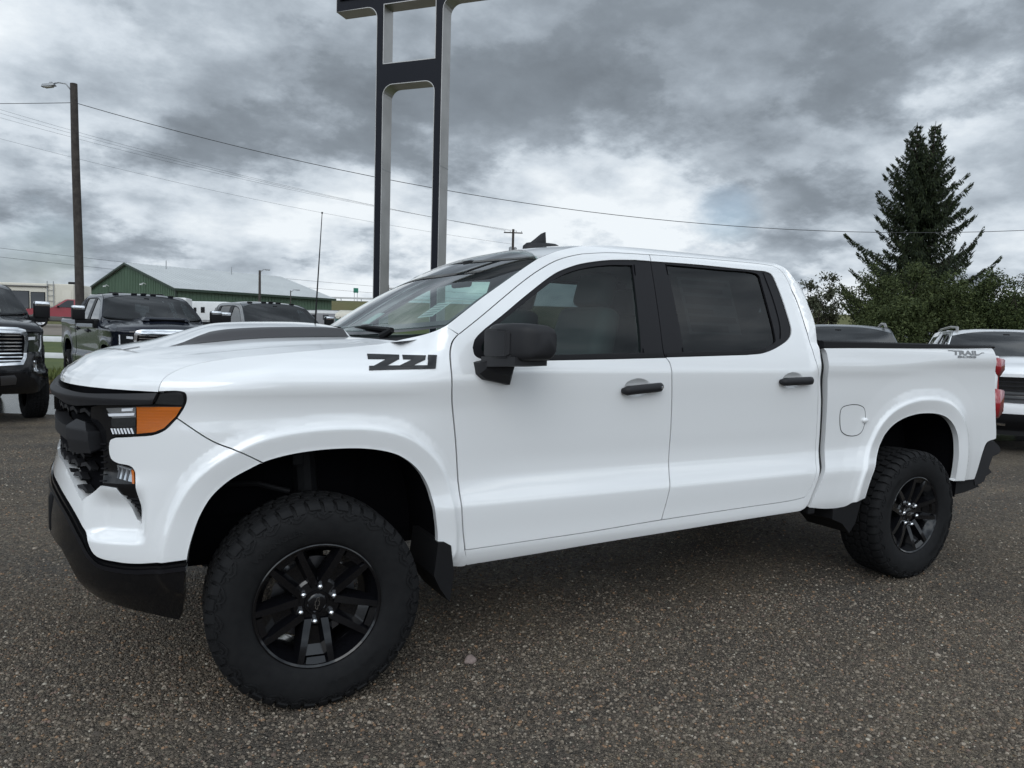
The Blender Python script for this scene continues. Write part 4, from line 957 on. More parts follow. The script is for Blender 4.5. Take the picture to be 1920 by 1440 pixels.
def dress(w, spin_e=0.0):
    for k in range(6):
        a = R(82 + 60 * k); o = bpy.data.objects.new('lug_nut', NUT); COL.objects.link(o); o.parent = w; o.location = (.0685 * math.cos(a), -.074, .0685 * math.sin(a))
    o = bpy.data.objects.new('center_cap', CAP); COL.objects.link(o); o.parent = w; o.location = (0, -.0785, 0)
    o = bpy.data.objects.new('cap_emblem', EMB); COL.objects.link(o); o.parent = w; o.location = (0, -.0785, 0); o.rotation_euler = (0, spin_e, 0)
    o = bpy.data.objects.new('brake_disc', DISC); COL.objects.link(o); o.parent = w; o.location = (0, .01, 0)
TRK = .8725; WZ = .4055
ST = R(-3.7)
for x, y, st, near, sp in ((0, -TRK, ST, True, 0), (0, TRK, ST, False, R(20)), (3.744, -TRK, 0, True, R(-25)), (3.744, TRK, 0, False, R(50))):
    w = wheel(x, y, WZ, st, near, sp, TR); dress(w, R(98) if x == 0 else R(20))
    if near:
        bm = bmesh.new(); b_box(bm, (.10, .012, .115), (.13, .05, .07), .012); o = bmk('brake_caliper', bm, STEEL, w, auto=40)
# ================================================================== ground
FW = np.array([math.sin(YAW), math.cos(YAW)]); RW = np.array([math.cos(YAW), -math.sin(YAW)]); C2 = np.array([CAM.x, CAM.y])
def ld(lat, dep): p = C2 + lat * RW + dep * FW; return float(p[0]), float(p[1])
def hgt(dep): return float(np.interp(dep, [20.5, 23, 27, 31, 34, 42, 60, 1e4], [0, .12, .5, .88, 1.02, 1.17, 1.2, 1.2]))
def hz(x, y): return hgt(float((np.array([x, y]) - C2) @ FW))
def nodes(m): return m.node_tree.nodes, m.node_tree.links
def gravel_material(name, dark, light, tan, near=True):
    m = pmat(name, dark, .85, spec=.35); ns, ls = nodes(m); b = ns['Principled BSDF']
    tc_ = ns.new('ShaderNodeTexCoord')
    def vor(sc, feat='F1'):
        v = ns.new('ShaderNodeTexVoronoi'); v.feature = feat; v.inputs['Scale'].default_value = sc; v.inputs['Randomness'].default_value = 1; ls.new(tc_.outputs['Object'], v.inputs['Vector']); return v
    def noi(sc, d=5, r=.6):
        v = ns.new('ShaderNodeTexNoise'); v.inputs['Scale'].default_value = sc; v.inputs['Detail'].default_value = d; v.inputs['Roughness'].default_value = r; ls.new(tc_.outputs['Object'], v.inputs['Vector']); return v
    v1 = vor(62); v2 = vor(130); n1 = noi(1.1, 5); n2 = noi(.32, 4)
    # stone colour: random per cell
    sp = ns.new('ShaderNodeSeparateColor'); ls.new(v1.outputs['Color'], sp.inputs[0])
    rp = ns.new('ShaderNodeValToRGB'); ls.new(sp.outputs[0], rp.inputs[0])
    el = rp.color_ramp.elements; el[0].position = 0; el[0].color = (*[c * .45 for c in dark], 1); el[1].position = 1; el[1].color = (*[min(c * 2.0, .4) for c in light], 1)
    for pos, c in ((.30, dark), (.62, tuple((a + b_) / 2 for a, b_ in zip(dark, light))), (.86, light), (.93, tan)): k = el.new(pos); k.color = (*c, 1)
    sp2 = ns.new('ShaderNodeSeparateColor'); ls.new(v2.outputs['Color'], sp2.inputs[0])
    rp2 = ns.new('ShaderNodeValToRGB'); ls.new(sp2.outputs[1], rp2.inputs[0]); e2 = rp2.color_ramp.elements
    e2[0].color = (*[c * .35 for c in dark], 1); e2[1].color = (*light, 1)
    mx = ns.new('ShaderNodeMixRGB'); mx.inputs[0].default_value = .45; ls.new(rp.outputs[0], mx.inputs[1]); ls.new(rp2.outputs[0], mx.inputs[2])
    # dusty brownish and damp darker patches
    pr = ns.new('ShaderNodeValToRGB'); ls.new(n1.outputs[0], pr.inputs[0]); pr.color_ramp.elements[0].position = .35; pr.color_ramp.elements[0].color = (.72, .72, .74, 1); pr.color_ramp.elements[1].position = .66; pr.color_ramp.elements[1].color = (1.22, 1.14, 1.02, 1)
    m2 = ns.new('ShaderNodeMixRGB'); m2.blend_type = 'MULTIPLY'; m2.inputs[0].default_value = .8; ls.new(mx.outputs[0], m2.inputs[1]); ls.new(pr.outputs[0], m2.inputs[2])
    mp = ns.new('ShaderNodeMapping'); mp.inputs['Scale'].default_value = (.16, 1.5, 1); mp.inputs['Rotation'].default_value = (0, 0, R(14)); ls.new(tc_.outputs['Object'], mp.inputs[0])
    n3_ = ns.new('ShaderNodeTexNoise'); n3_.inputs['Scale'].default_value = .9; n3_.inputs['Detail'].default_value = 4; ls.new(mp.outputs[0], n3_.inputs['Vector'])
    p3 = ns.new('ShaderNodeValToRGB'); ls.new(n3_.outputs[0], p3.inputs[0]); p3.color_ramp.elements[0].position = .38; p3.color_ramp.elements[0].color = (.80, .78, .76, 1); p3.color_ramp.elements[1].position = .64; p3.color_ramp.elements[1].color = (1.16, 1.13, 1.08, 1)
    m3 = ns.new('ShaderNodeMixRGB'); m3.blend_type = 'MULTIPLY'; m3.inputs[0].default_value = .9; ls.new(m2.outputs[0], m3.inputs[1]); ls.new(p3.outputs[0], m3.inputs[2])
    ls.new(m3.outputs[0], b.inputs['Base Color'])
    rr = ns.new('ShaderNodeMapRange'); ls.new(n2.outputs[0], rr.inputs[0]); rr.inputs[1].default_value = .35; rr.inputs[2].default_value = .7; rr.inputs[3].default_value = .62; rr.inputs[4].default_value = .95; ls.new(rr.outputs[0], b.inputs['Roughness'])
    ad = ns.new('ShaderNodeMath'); ad.operation = 'ADD'; ls.new(v1.outputs['Distance'], ad.inputs[0]); ls.new(v2.outputs['Distance'], ad.inputs[1])
    bp = ns.new('ShaderNodeBump'); bp.invert = True; bp.inputs['Strength'].default_value = 1.0; bp.inputs['Distance'].default_value = .018; ls.new(ad.outputs[0], bp.inputs['Height']); ls.new(bp.outputs[0], b.inputs['Normal'])
    return m
GRAVEL = gravel_material('gravel', (.092, .079, .064), (.225, .198, .164), (.27, .195, .125))
LOTGRAV = pmat('dry gravel', (.22, .19, .155), .95, var=(.6, .6, (.14, .12, .10)), bump=(30, .4, .03))
GRASS = pmat('grass', (.085, .105, .030), .95, var=(1.3, .8, (.05, .075, .02)), bump=(18, .8, .06))
DIRT = pmat('verge soil', (.085, .060, .042), .95, var=(9, .8, (.16, .075, .065)), bump=(40, .8, .03))
WETC = pmat('wet concrete', (.085, .083, .08), .22, var=(1.6, .9, (.035, .033, .031)), spec=.6)
def strip(name, deps, lats, mat, dz=0.0, parent=None, label=None):
    V = []; F = []
    for d in deps:
        for l in lats:
            x, y = ld(l, d); V.append((x, y, hgt(d) + dz))
    n = len(lats)
    for i in range(len(deps) - 1):
        for j in range(n - 1): F.append([i*n+j, i*n+j+1, (i+1)*n+j+1, (i+1)*n+j])
    o = mk(name, V, F, mat); o['kind'] = 'structure'; return o
strip('ground', [-1500, -60, -10, 0, 10, 20.5, 22, 24, 26, 28, 30, 32, 34, 38, 42, 60, 150, 400, 3000], [-3000, -300, -60, -20, 0, 20, 60, 300, 3000], GRAVEL)
strip('gravel_yard', [31.2, 34, 38, 42, 60, 96], [-60, -20, 0, 20, 60], LOTGRAV, .006)
strip('grass_bank', [17.4, 20.5, 22, 24, 26, 28, 30, 31.4], [-60, -30, -14, -10, -6, -2, 4, 20, 60], GRASS, .010)
strip('verge_soil', [15.0, 16, 17.6], [-60, -20, -9, -6, 0, 20], DIRT, .007)
strip('wet_pavement', [11.6, 13, 14.8], [-60, -12, -8, -6, -3, 0, 14], WETC, .004)
# --- loose stones lying on the lot, real little solids
def stones(n, rng, dmin, dmax, smin, smax, latk=.78):
    dep = dmin + (dmax - dmin) * rng.random(n)**(1.25 if dmin > 0 else 1); lat = (rng.random(n) * 2 - 1) * (latk * (dep + .5) if dmin > 0 else 7.5)
    P = C2 + lat[:, None] * RW + dep[:, None] * FW
    s = smin + (smax - smin) * rng.random(n)**2.6
    base = np.array([(1, 0, 0), (0, 1, 0), (-1, 0, 0), (0, -1, 0), (0, 0, .75), (.5, .5, .45), (-.55, .5, .4), (-.5, -.5, .5), (.5, -.55, .42)])
    F0 = np.array([(0, 5, 8), (0, 1, 5), (1, 6, 5), (1, 2, 6), (2, 7, 6), (2, 3, 7), (3, 8, 7), (3, 0, 8), (4, 5, 6), (4, 6, 7), (4, 7, 8), (4, 8, 5)])
    jit = 1 + .35 * (rng.random((n, 9, 3)) - .5)
    V = base[None] * jit; a = rng.random(n) * 6.283; ca, sa = np.cos(a), np.sin(a)
    asp = .6 + .8 * rng.random((n, 1)); V[:, :, 0] *= asp
    X = V[:, :, 0] * ca[:, None] - V[:, :, 1] * sa[:, None]; Y = V[:, :, 0] * sa[:, None] + V[:, :, 1] * ca[:, None]
    V = np.stack([X, Y, V[:, :, 2] - .12], 2) * s[:, None, None]
    V[:, :, 0] += P[:, 0:1]; V[:, :, 1] += P[:, 1:2]; V[:, :, 2] += .001
    F = (F0[None] + (np.arange(n) * 9)[:, None, None]).reshape(-1, 3)
    return V.reshape(-1, 3), F, n
rng = np.random.default_rng(7)
SV = []; SFc = []; SC = []; k0 = 0
for n, a, b, s0, s1 in ((60000, 1.7, 4.2, .003, .0085), (52000, 2.6, 9.0, .004, .0105), (34000, -2.5, 8.5, .004, .009), (1800, 1.7, 7, .007, .015), (60, 2.0, 7, .012, .022)):
    V, F, m_ = stones(n, rng, a, b, s0, s1); SV.append(V); SFc.append(F + k0); k0 += len(V)
    g = rng.random(m_); pal = np.array([(.055, .047, .040), (.095, .080, .065), (.150, .130, .106), (.22, .195, .165), (.19, .125, .08), (.30, .285, .25), (.13, .095, .08)])
    idx = rng.choice(7, m_, p=[.27, .31, .22, .08, .07, .012, .038]); col = pal[idx] * (.85 + .5 * rng.random((m_, 1))) * [1.05, 1.0, .94]
    SC.append(np.repeat(col, 9, 0))
SV = np.vstack(SV); SFc = np.vstack(SFc); SC = np.vstack(SC)
me = bpy.data.meshes.new('loose_gravel'); me.vertices.add(len(SV)); me.vertices.foreach_set('co', SV.ravel())
me.loops.add(len(SFc) * 3); me.loops.foreach_set('vertex_index', SFc.ravel()); me.polygons.add(len(SFc)); me.polygons.foreach_set('loop_start', np.arange(len(SFc)) * 3)
try: me.polygons.foreach_set('loop_total', np.full(len(SFc), 3))
except Exception: pass
me.update(calc_edges=True)
ca_ = me.color_attributes.new('stone', 'FLOAT_COLOR', 'POINT'); ca_.data.foreach_set('color', np.hstack([SC, np.ones((len(SC), 1))]).ravel())
STONE = pmat('loose stone', (.1, .1, .1), .8, spec=.35); ns, ls = nodes(STONE); at_ = ns.new('ShaderNodeAttribute'); at_.attribute_name = 'stone'; ls.new(at_.outputs[0], ns['Principled BSDF'].inputs['Base Color'])
me.materials.append(STONE)
o = bpy.data.objects.new('loose_gravel', me); COL.objects.link(o); tag(o, 'grey and brown pebbles loose on the gravel lot', 'gravel', kind='stuff')
# one rounded stone in front of the truck
bm = bmesh.new(); bmesh.ops.create_icosphere(bm, subdivisions=3, radius=1)
for v in bm.verts:
    q = v.co.copy(); k = 1 + .12 * math.sin(3 * q.x + 1) + .08 * math.sin(5 * q.y)
    v.co = Vector((q.x * .034 * k, q.y * .024 * k, max(q.z, -.4) * .020 * k))
o = bmk('stone', bm, pmat('pinkish stone', (.26, .20, .18), .8, var=(40, .5), bump=(120, .3, .002)), None, smooth=True, loc=(.70, -.88, .007)); o.rotation_euler = (0, 0, .5)
tag(o, 'smooth pinkish stone lying alone on the gravel behind the front wheel', 'stone')
# grass tufts on the bank
def blades(name, n, lat0, lat1, d0, d1, h0, h1, mat, seed):
    rg = np.random.default_rng(seed); V = []; F = []
    lat = lat0 + (lat1 - lat0) * rg.random(n); dep = d0 + (d1 - d0) * rg.random(n)
    P = C2 + lat[:, None] * RW + dep[:, None] * FW; z = np.array([hgt(d) for d in dep]); h = h0 + (h1 - h0) * rg.random(n); a = rg.random(n) * 6.28; w = .012 + .02 * rg.random(n)
    lx = (rg.random(n) - .5) * h; ly = (rg.random(n) - .5) * h
    dx, dy = np.cos(a) * w, np.sin(a) * w
    A = np.stack([P[:, 0] - dx, P[:, 1] - dy, z], 1); B = np.stack([P[:, 0] + dx, P[:, 1] + dy, z], 1); T = np.stack([P[:, 0] + lx, P[:, 1] + ly, z + h], 1)
    V = np.stack([A, B, T], 1).reshape(-1, 3); F = np.arange(3 * n).reshape(-1, 3)
    return mk(name, V, F, mat)
o = blades('grass_blades', 42000, -13, 0, 17.3, 31.3, .08, .26, pmat('grass blade', (.13, .15, .04), .9, var=(1.7, .9, (.06, .085, .02))), 5); tag(o, 'short green grass on the bank behind the white fence', 'grass', kind='stuff')
o = blades('dry_grass', 2500, -12, -3, 15.4, 17.8, .05, .16, pmat('dry grass', (.20, .15, .07), .95), 6); tag(o, 'dry brown grass and weeds along the soil verge', 'grass', kind='stuff')

# ================================================================== helper solids for background
def box_part(name, c, s, mat, parent, bev=0.0, rz=0.0, taper=None):
    bm = bmesh.new(); b_box(bm, (0, 0, 0), s, bev, 2, taper=taper); o = bmk(name, bm, mat, parent, auto=35 if bev else None); o.location = c; o.rotation_euler = (0, 0, rz); return o
WHITEP = pmat('white vinyl', (.72, .73, .73), .5, var=(3, .2)); SILVER = pmat('brushed aluminium', (.47, .46, .445), .42, metal=.8, var=(1.2, .6, (.28, .27, .26)), bump=(3, .1, .01)); SIGNBLK = pmat('sign black', (.008, .009, .014), .35, spec=.15)
WOOD = pmat('weathered pole wood', (.062, .053, .047), .95, var=(5, .8, (.028, .023, .021)), bump=(14, .6, .02)); GALV = pmat('galvanised steel', (.30, .31, .32), .5, metal=.6); WIRE = pmat('wire', (.03, .03, .032), .6)
GREENW = pmat('green steel cladding', (.075, .125, .080), .55, var=(.5, .25)); GREENT = pmat('green trim', (.018, .036, .022), .5); ROOFW = pmat('pale metal roof', (.52, .54, .54), .45, var=(.3, .2))
CREAM = pmat('cream fibreglass', (.55, .52, .44), .4, coat=.3); DKGLASS = pmat('dark window', (.012, .013, .016), .06, coat=.5); GREYV = pmat('grey vinyl skin', (.22, .22, .23), .5)
# ---------------- white rail fence
fe = empty('rail_fence', (*ld(-10.6, 20.4), 0)); tag(fe, 'white two-rail fence along the grass bank behind the dark pickups', 'fence')
fe.rotation_euler = (0, 0, -YAW)
for i in range(9):
    box_part('post', (-5.05 + i * 2.45, 0, .60), (.13, .13, 1.2), WHITEP, fe, .01)
    if i < 8:
        for z in (1.00, .545): box_part('rail', (-3.825 + i * 2.45, -.02, z), (2.46, .05, .15), WHITEP, fe, .008)
# ---------------- pylon sign
ex = np.array([.9415, -.337]); ev = ex[0] * RW + ex[1] * FW           # along the face, left to right
SG = empty('pylon_sign', (6.06, 14.2, 0), math.atan2(ev[1], ev[0])); tag(SG, 'tall black and silver pylon sign on two columns rising behind the truck hood', 'sign')
HW = .82; CW = .105; DP = .46    # half spacing, half column width, depth
def rrect(x0, z0, x1, z1, r, corners=(1, 1, 1, 1), n=7):
    out = []
    for (cx, cz, a0, on) in ((x0 + r, z0 + r, 180, corners[0]), (x1 - r, z0 + r, 270, corners[1]), (x1 - r, z1 - r, 0, corners[2]), (x0 + r, z1 - r, 90, corners[3])):
        if on:
            for k in range(n): a = R(a0 + 90 * k / (n - 1)); out.append((cx + r * math.cos(a), cz + r * math.sin(a)))
        else: out.append((x0 if a0 in (180, 90) else x1, z0 if a0 in (180, 270) else z1))
    return out
XO = HW + CW
outer = [(-XO, 0), (-XO, 9.36)] + [(-XO - .28 + .28 * math.cos(a), 9.36 + .28 * math.sin(a)) for a in np.linspace(0, math.pi / 2, 7)][1:] + [(-2.12, 9.64), (-2.12, 13.2), (2.12, 13.2), (2.12, 9.64)] + [(XO + .28 - .28 * math.cos(a), 9.36 + .28 * math.sin(a)) for a in np.linspace(math.pi / 2, 0, 7)][:-1] + [(XO, 9.36), (XO, 0), (HW - CW, 0)]
XI = HW - CW
lower = [(XI, 7.42)] + [(XI - .26 + .26 * math.cos(a), 7.42 + .26 * math.sin(a)) for a in np.linspace(0, math.pi / 2, 7)][1:] + [(-XI + .26 - .26 * math.cos(a), 7.42 + .26 * math.sin(a)) for a in np.linspace(math.pi / 2, 0, 7)] + [(-XI, 0)]
shape = np.array(outer + lower); win = np.array([(-XI, 8.22), (XI, 8.22), (XI, 9.66), (-XI, 9.66)])
def flat_fill(name, outl, holes, y, mat, parent, thick):
    loops = [np.asarray(outl, float)] + [np.asarray(h_, float) for h_ in holes]
    V = np.vstack(loops); E = []; k = 0
    for B in loops: n = len(B); E += [(k + i, k + (i+1) % n) for i in range(n)]; k += n
    r = delaunay_2d_cdt([Vector(v) for v in V.tolist()], E, [], 0, 1e-6); V2 = np.array([(v.x, v.y) for v in r[0]]); T = np.array([list(f) for f in r[2]])
    c = V2[T].mean(1); ok = in_poly(c, loops[0])
    for B in loops[1:]: ok &= ~in_poly(c, B)
    T = T[ok]; n = len(V2)
    X = [(a, y, b) for a, b in V2] + [(a, y + thick, b) for a, b in V2]; F = [t.tolist() for t in T] + [(t[::-1] + n).tolist() for t in T]
    ed = {}
    for t in T:
        for i in range(3): ed[(t[i], t[(i+1) % 3])] = 1
    for a, b in ed:
        if (b, a) not in ed: F.append([int(b), int(a), int(a + n), int(b + n)])
    bm = bmesh.new(); vs = [bm.verts.new(x) for x in X]
    for f in F:
        try: bm.faces.new([vs[i] for i in f])
        except Exception: pass
    bmesh.ops.recalc_face_normals(bm, faces=list(bm.faces)); return bmk(name, bm, mat, parent)
flat_fill('frame', shape, [win], -DP / 2, SILVER, SG, DP)
for sgn in (-1, 1):      # black faces, front and back, standing 4 mm proud inside a silver border
    ins = dshift(shape, .018) if in_poly(np.array([dshift(shape, .018)[3]]), shape)[0] else dshift(shape, -.018)
    wo = dshift(win, -.03) if not in_poly(np.array([dshift(win, -.03)[0]]), win)[0] else dshift(win, .03)
    flat_fill('face', ins, [wo], sgn * (DP / 2 + .004) - (.003 if sgn > 0 else 0), SIGNBLK, SG, .003)
box_part('sign_panel', (0, -DP / 2 - .03, 11.5), (4.02, .05, 3.2), DKGLASS, SG, .01)
for x in (-HW, HW):
    for y_ in (0,):
        box_part('seam', (x + CW + .0015, 0, 5.6), (.006, DP + .01, .012), GALV, SG)
box_part('footing', (0, 0, .10), (2.6, 1.0, .2), pmat('footing concrete', (.3, .3, .29), .9), SG, .02)
# ---------------- wooden light pole
LP = empty('light_pole', (-1.95, 34.58, hz(-1.95, 34.58))); tag(LP, 'wooden pole with a street lamp on top, behind the dark pickups', 'light pole')
zb = LP.location.z
bm = bmesh.new(); b_tube(bm, [(.10, 0, -.3), (.06, 0, 4), (-.02, 0, 8), (-.05, 0, 11.93 - zb)], [.185, .175, .160, .145], 16); bmk('pole', bm, WOOD, LP, auto=40)
bm = bmesh.new(); b_tube(bm, [(-.10, .05, 10.6), (-.35, .2, 10.95), (-.62, .35, 11.0), (-.80, .45, 10.96)], .028, 8); bmk('arm', bm, GALV, LP, smooth=True)
bm = bmesh.new(); b_box(bm, (0, 0, 0), (.62, .26, .13), .04, 2, taper=(.8, .7)); b_box(bm, (.12, 0, .09), (.10, .10, .06), .01); o = bmk('lamp_head', bm, GALV, LP, auto=40); o.location = (-1.02, .58, 10.88); o.rotation_euler = (0, R(-7), R(-30))
bm = bmesh.new(); b_box(bm, (0, 0, -.085), (.36, .19, .05), .02); bmk('lamp_lens', bm, pmat('lamp lens', (.35, .35, .33), .3), o, auto=40)
def wire_obj(name, a, b, sag, rad, label, group, n=28):
    a = Vector(a); b = Vector(b); pts = []
    for i in range(n + 1):
        t = i / n; p = a.lerp(b, t); p.z -= sag * 4 * t * (1 - t); pts.append(p)
    c0 = a.copy(); bm = bmesh.new(); b_tube(bm, [p - c0 for p in pts], rad, 5); o = bmk(name, bm, WIRE, None); o.location = c0; tag(o, label, 'wire', group); return o
wire_obj('overhead_wire', (-1.95, 34.5, 11.10), (50.5, 11.4, 8.9), 3.0, .015, 'thick overhead wire sagging from the wooden light pole across to the right', None, 40)
wire_obj('overhead_wire', (-15.15, 41.8, 10.9), (-2.0, 34.6, 11.12), .12, .014, 'short overhead wire running left from the wooden light pole', None)
# ---------------- distant utility pole with crossarm
UP = empty('utility_pole', (35.15, 62.1, hz(35.15, 62.1))); zb = UP.location.z; tag(UP, 'distant utility pole with crossarm and transformers just left of the roof antenna', 'utility pole')
bm = bmesh.new(); b_tube(bm, [(0, 0, -.3), (0, 0, 12.1 - zb)], [.17, .12], 10); bmk('pole', bm, WOOD, UP, auto=40)
ca = box_part('crossarm', (0, 0, 11.75 - zb), (1.9, .10, .11), WOOD, UP, .01, rz=R(-24))
for k in (-.85, -.3, .3, .85):
    bm = bmesh.new(); b_lathe(bm, [(.001, .16), (.03, .15), (.035, .1), (.02, .06), (.02, 0)], 8, 'Z'); o = bmk('insulator', bm, GALV, ca); o.location = (k, 0, .05)
for k in (-.26, .28):
    bm = bmesh.new(); b_lathe(bm, [(.001, 1.0), (.06, .98), (.17, .9), (.18, .1), (.15, 0), (.001, 0)], 12, 'Z'); o = bmk('transformer', bm, GALV, UP, auto=40); o.location = (k, 0, 9.35 - zb)
for i, (dx, zz, le) in enumerate(((-.8, 11.95, 31.5), (-.25, 11.95, 30.6), (.3, 11.95, 29.6), (0, 10.6, 27.5))):
    wire_obj('overhead_wire', (35.15 + dx, 62.1 - dx * .45, zz), (-42.8 + dx * 2, 90.1, le), 2.4, .010, ('topmost thin', 'second thin', 'third thin', 'lowest thin')[i] + ' overhead wire running from the distant crossarm pole to the upper left', 'wires to the distant crossarm pole', 30)
for i, dz in enumerate((0, -1.2)):
    wire_obj('overhead_wire', (-29.3, 114.65, 12.1 + dz), (75.4, 131.1, 9.6 + dz), 1.0, .022, ('upper', 'lower')[i] + ' of two faint wires low in the sky above the green shed', 'low wires above the green shed', 30)
for nm, (x, y), top, lamp, lab in (('light_pole', (13.61, 79.65), 7.66, True, 'far wooden pole with a small lamp in front of the green shed'), ('utility_pole', (18.71, 88.26), 6.1, False, 'short far pole at the right part of the green shed wall')):
    zb = hz(x, y); P_ = empty(nm, (x, y, zb)); tag(P_, lab, nm.replace('_', ' '))
    bm = bmesh.new(); b_tube(bm, [(0, 0, -.2), (0, 0, top - zb)], [.16, .12] if lamp else [.08, .06], 8); bmk('pole', bm, WOOD, P_, auto=40)
    bm = bmesh.new(); b_tube(bm, [(0, 0, top - zb - .2), (.35, -.2, top - zb + .1), (.6, -.3, top - zb + .1)], .04, 6); b_box(bm, (.75, -.4, top - zb + .08), (.5, .2, .12), .03); bmk('lamp_head' if lamp else 'bracket', bm, GALV, P_)
o = empty('utility_pole', (46.7, 129.9, 1.2)); tag(o, 'far H-frame pole structure seen just left of the windshield edge', 'utility pole')
for dx in (-.95, .95):
    bm = bmesh.new(); b_tube(bm, [(dx, -dx * .5, 0), (dx, -dx * .5, 9.0)], .12, 8); bmk('pole', bm, WOOD, o)
box_part('crossarm', (0, 0, 8.3), (3.0, .15, .18), WOOD, o, rz=R(-28))

# ---------------- green steel shed
def shed():
    S = empty('green_shed', (6.05, 89.5, 1.2)); tag(S, 'long green metal shed with a pale gabled roof behind the parked vehicles', 'building')
    a = np.array([25.4 - 6.05, 97.1 - 89.5]); Ln = float(np.hypot(*a)) * 1.04; a /= np.hypot(*a); S.rotation_euler = (0, 0, math.atan2(a[1], a[0]))
    Wd = 26.0; ev_, rg = 4.5, 7.85
    V = [(0, 0, 0), (Ln, 0, 0), (Ln, Wd, 0), (0, Wd, 0), (0, 0, ev_), (Ln, 0, ev_), (Ln, Wd, ev_), (0, Wd, ev_), (0, Wd / 2, rg), (Ln, Wd / 2, rg)]
    mk('wall', V, [[0, 1, 5, 4], [1, 2, 6, 9, 5], [2, 3, 7, 6], [3, 0, 4, 8, 7]], GREENW, S)
    t = .12; oh = .35
    def slope(y0, z0, y1, z1): return [(-oh, y0, z0), (Ln + oh, y0, z0), (Ln + oh, y1, z1), (-oh, y1, z1), (-oh, y0, z0 - t), (Ln + oh, y0, z0 - t), (Ln + oh, y1, z1 - t), (-oh, y1, z1 - t)]
    fc = [[0, 1, 2, 3], [4, 7, 6, 5], [0, 4, 5, 1], [1, 5, 6, 2], [2, 6, 7, 3], [3, 7, 4, 0]]
    k = (rg - ev_) / (Wd / 2); r1 = mk('roof', slope(-.5, ev_ - .5 * k + .14, Wd / 2, rg + .14), fc, ROOFW, S); mk('roof', slope(Wd + .5, ev_ - .5 * k + .14, Wd / 2, rg + .14), fc, ROOFW, S)
    # ribs: joined, far too small to pick apart
    bm = bmesh.new()
    for i in range(int(Ln / .45)): b_box(bm, (.25 + i * .45, -.03, ev_ / 2 - .1), (.09, .06, ev_ - .25), 0)
    for j in range(int(Wd / .45)):
        y = .25 + j * .45; h_ = ev_ + k * (y if y < Wd / 2 else Wd - y) - .05; b_box(bm, (-.03, y, h_ / 2), (.06, .09, h_), 0)
    o = bmk('cladding_ribs', bm, GREENW, S); o['kind'] = 'stuff'
    bm = bmesh.new()
    for i in range(int(Ln / .6)):
        for sgn in (0, 1):
            y0, y1 = (-.45, Wd / 2) if sgn == 0 else (Wd / 2, Wd + .45); z0 = ev_ - .45 * k + .15; z1 = rg + .15
            if sgn: z0, z1 = z1, z0
            x = i * .6; vs = [bm.verts.new(p) for p in ((x, y0, z0), (x + .05, y0, z0 + .04), (x + .1, y0, z0), (x, y1, z1), (x + .05, y1, z1 + .04), (x + .1, y1, z1))]
            bm.faces.new((vs[0], vs[1], vs[4], vs[3])); bm.faces.new((vs[1], vs[2], vs[5], vs[4]))
    o = bmk('roof_ribs', bm, ROOFW, r1); o['kind'] = 'stuff'
    box_part('corner_trim', (-.05, -.05, ev_ / 2), (.22, .22, ev_), GREENT, S); box_part('eave_trim', (Ln / 2, -.55, ev_ - .12), (Ln + .7, .1, .28), GREENT, S)
    for y0, y1 in ((-.5, Wd / 2), (Wd + .5, Wd / 2)):
        zz0 = ev_ - .5 * k; bm = bmesh.new(); vs = [bm.verts.new(p) for p in ((-.40, y0, zz0 - .12), (-.40, y0, zz0 + .13), (-.40, y1, rg + .13), (-.40, y1, rg - .12), (-.32, y0, zz0 - .12), (-.32, y0, zz0 + .13), (-.32, y1, rg + .13), (-.32, y1, rg - .12))]
        for f in ((0, 1, 2, 3), (7, 6, 5, 4), (0, 4, 5, 1), (3, 2, 6, 7), (1, 5, 6, 2), (0, 3, 7, 4)): bm.faces.new([vs[i] for i in f])
        bmesh.ops.recalc_face_normals(bm, faces=list(bm.faces)); bmk('barge_board', bm, GREENT, S)
    for y in (7.6, 18.4):
        bm = bmesh.new(); b_tube(bm, [(-.05, y, 5.15), (-.35, y, 5.3), (-.55, y, 5.2)], .05, 6); b_box(bm, (-.62, y, 5.1), (.28, .28, .16), .04); bmk('wall_lamp', bm, WHITEP, S)
    for x in (4.0, 13.0): bm = bmesh.new(); b_tube(bm, [(x, Wd / 2 - 2, rg - .5), (x, Wd / 2 - 2, rg + .7)], .05, 6); bmk('vent_pipe', bm, GALV, r1)
shed()
# ---------------- grass embankment with guard rail and green road sign
EMB = pmat('embankment grass', (.090, .100, .030), .95, var=(.12, .8, (.12, .10, .04)), bump=(2, .8, .3))
V = []; F = []; lats = np.linspace(-70, 60, 27); pr = [(100, 1.2), (112, 2.6), (128, 6.3), (133, 6.75), (170, 6.8)]
for l in lats:
    for j, (d, z) in enumerate(pr): x, y = ld(l, d); V.append((x, y, z + (.25 * math.sin(l * .3 + j) if 0 < j < 3 else 0)))
for i in range(26):
    for j in range(4): F.append([i*5+j, (i+1)*5+j, (i+1)*5+j+1, i*5+j+1])
o = mk('embankment', V, F, EMB, smooth=True); o['kind'] = 'structure'
GR = empty('guard_rail', (*ld(-30, 131), 6.6)); GR.rotation_euler = (0, 0, -YAW); tag(GR, 'pale guard rail along the top of the grass embankment', 'guard rail')
for i in range(16): box_part('post', (-26 + i * 3.6, .12, .3), (.12, .12, .7), GALV, GR)
for i in range(15): box_part('rail', (-24.2 + i * 3.6, 0, .55), (3.58, .08, .32), pmat('rail zinc', (.5, .5, .5), .5) if i == 0 else MATS['rail zinc'], GR)
RS = empty('road_sign', (*ld(-28.6, 133), 6.75)); RS.rotation_euler = (0, 0, -YAW + R(15)); tag(RS, 'small green road sign on two posts on top of the embankment', 'sign')
for x in (-.26, .26): box_part('post', (x, 0, .75), (.09, .09, 1.7), GALV, RS)
box_part('sign_board', (0, -.07, 1.9), (.85, .04, .85), pmat('sign green', (.01, .17, .11), .5), RS)
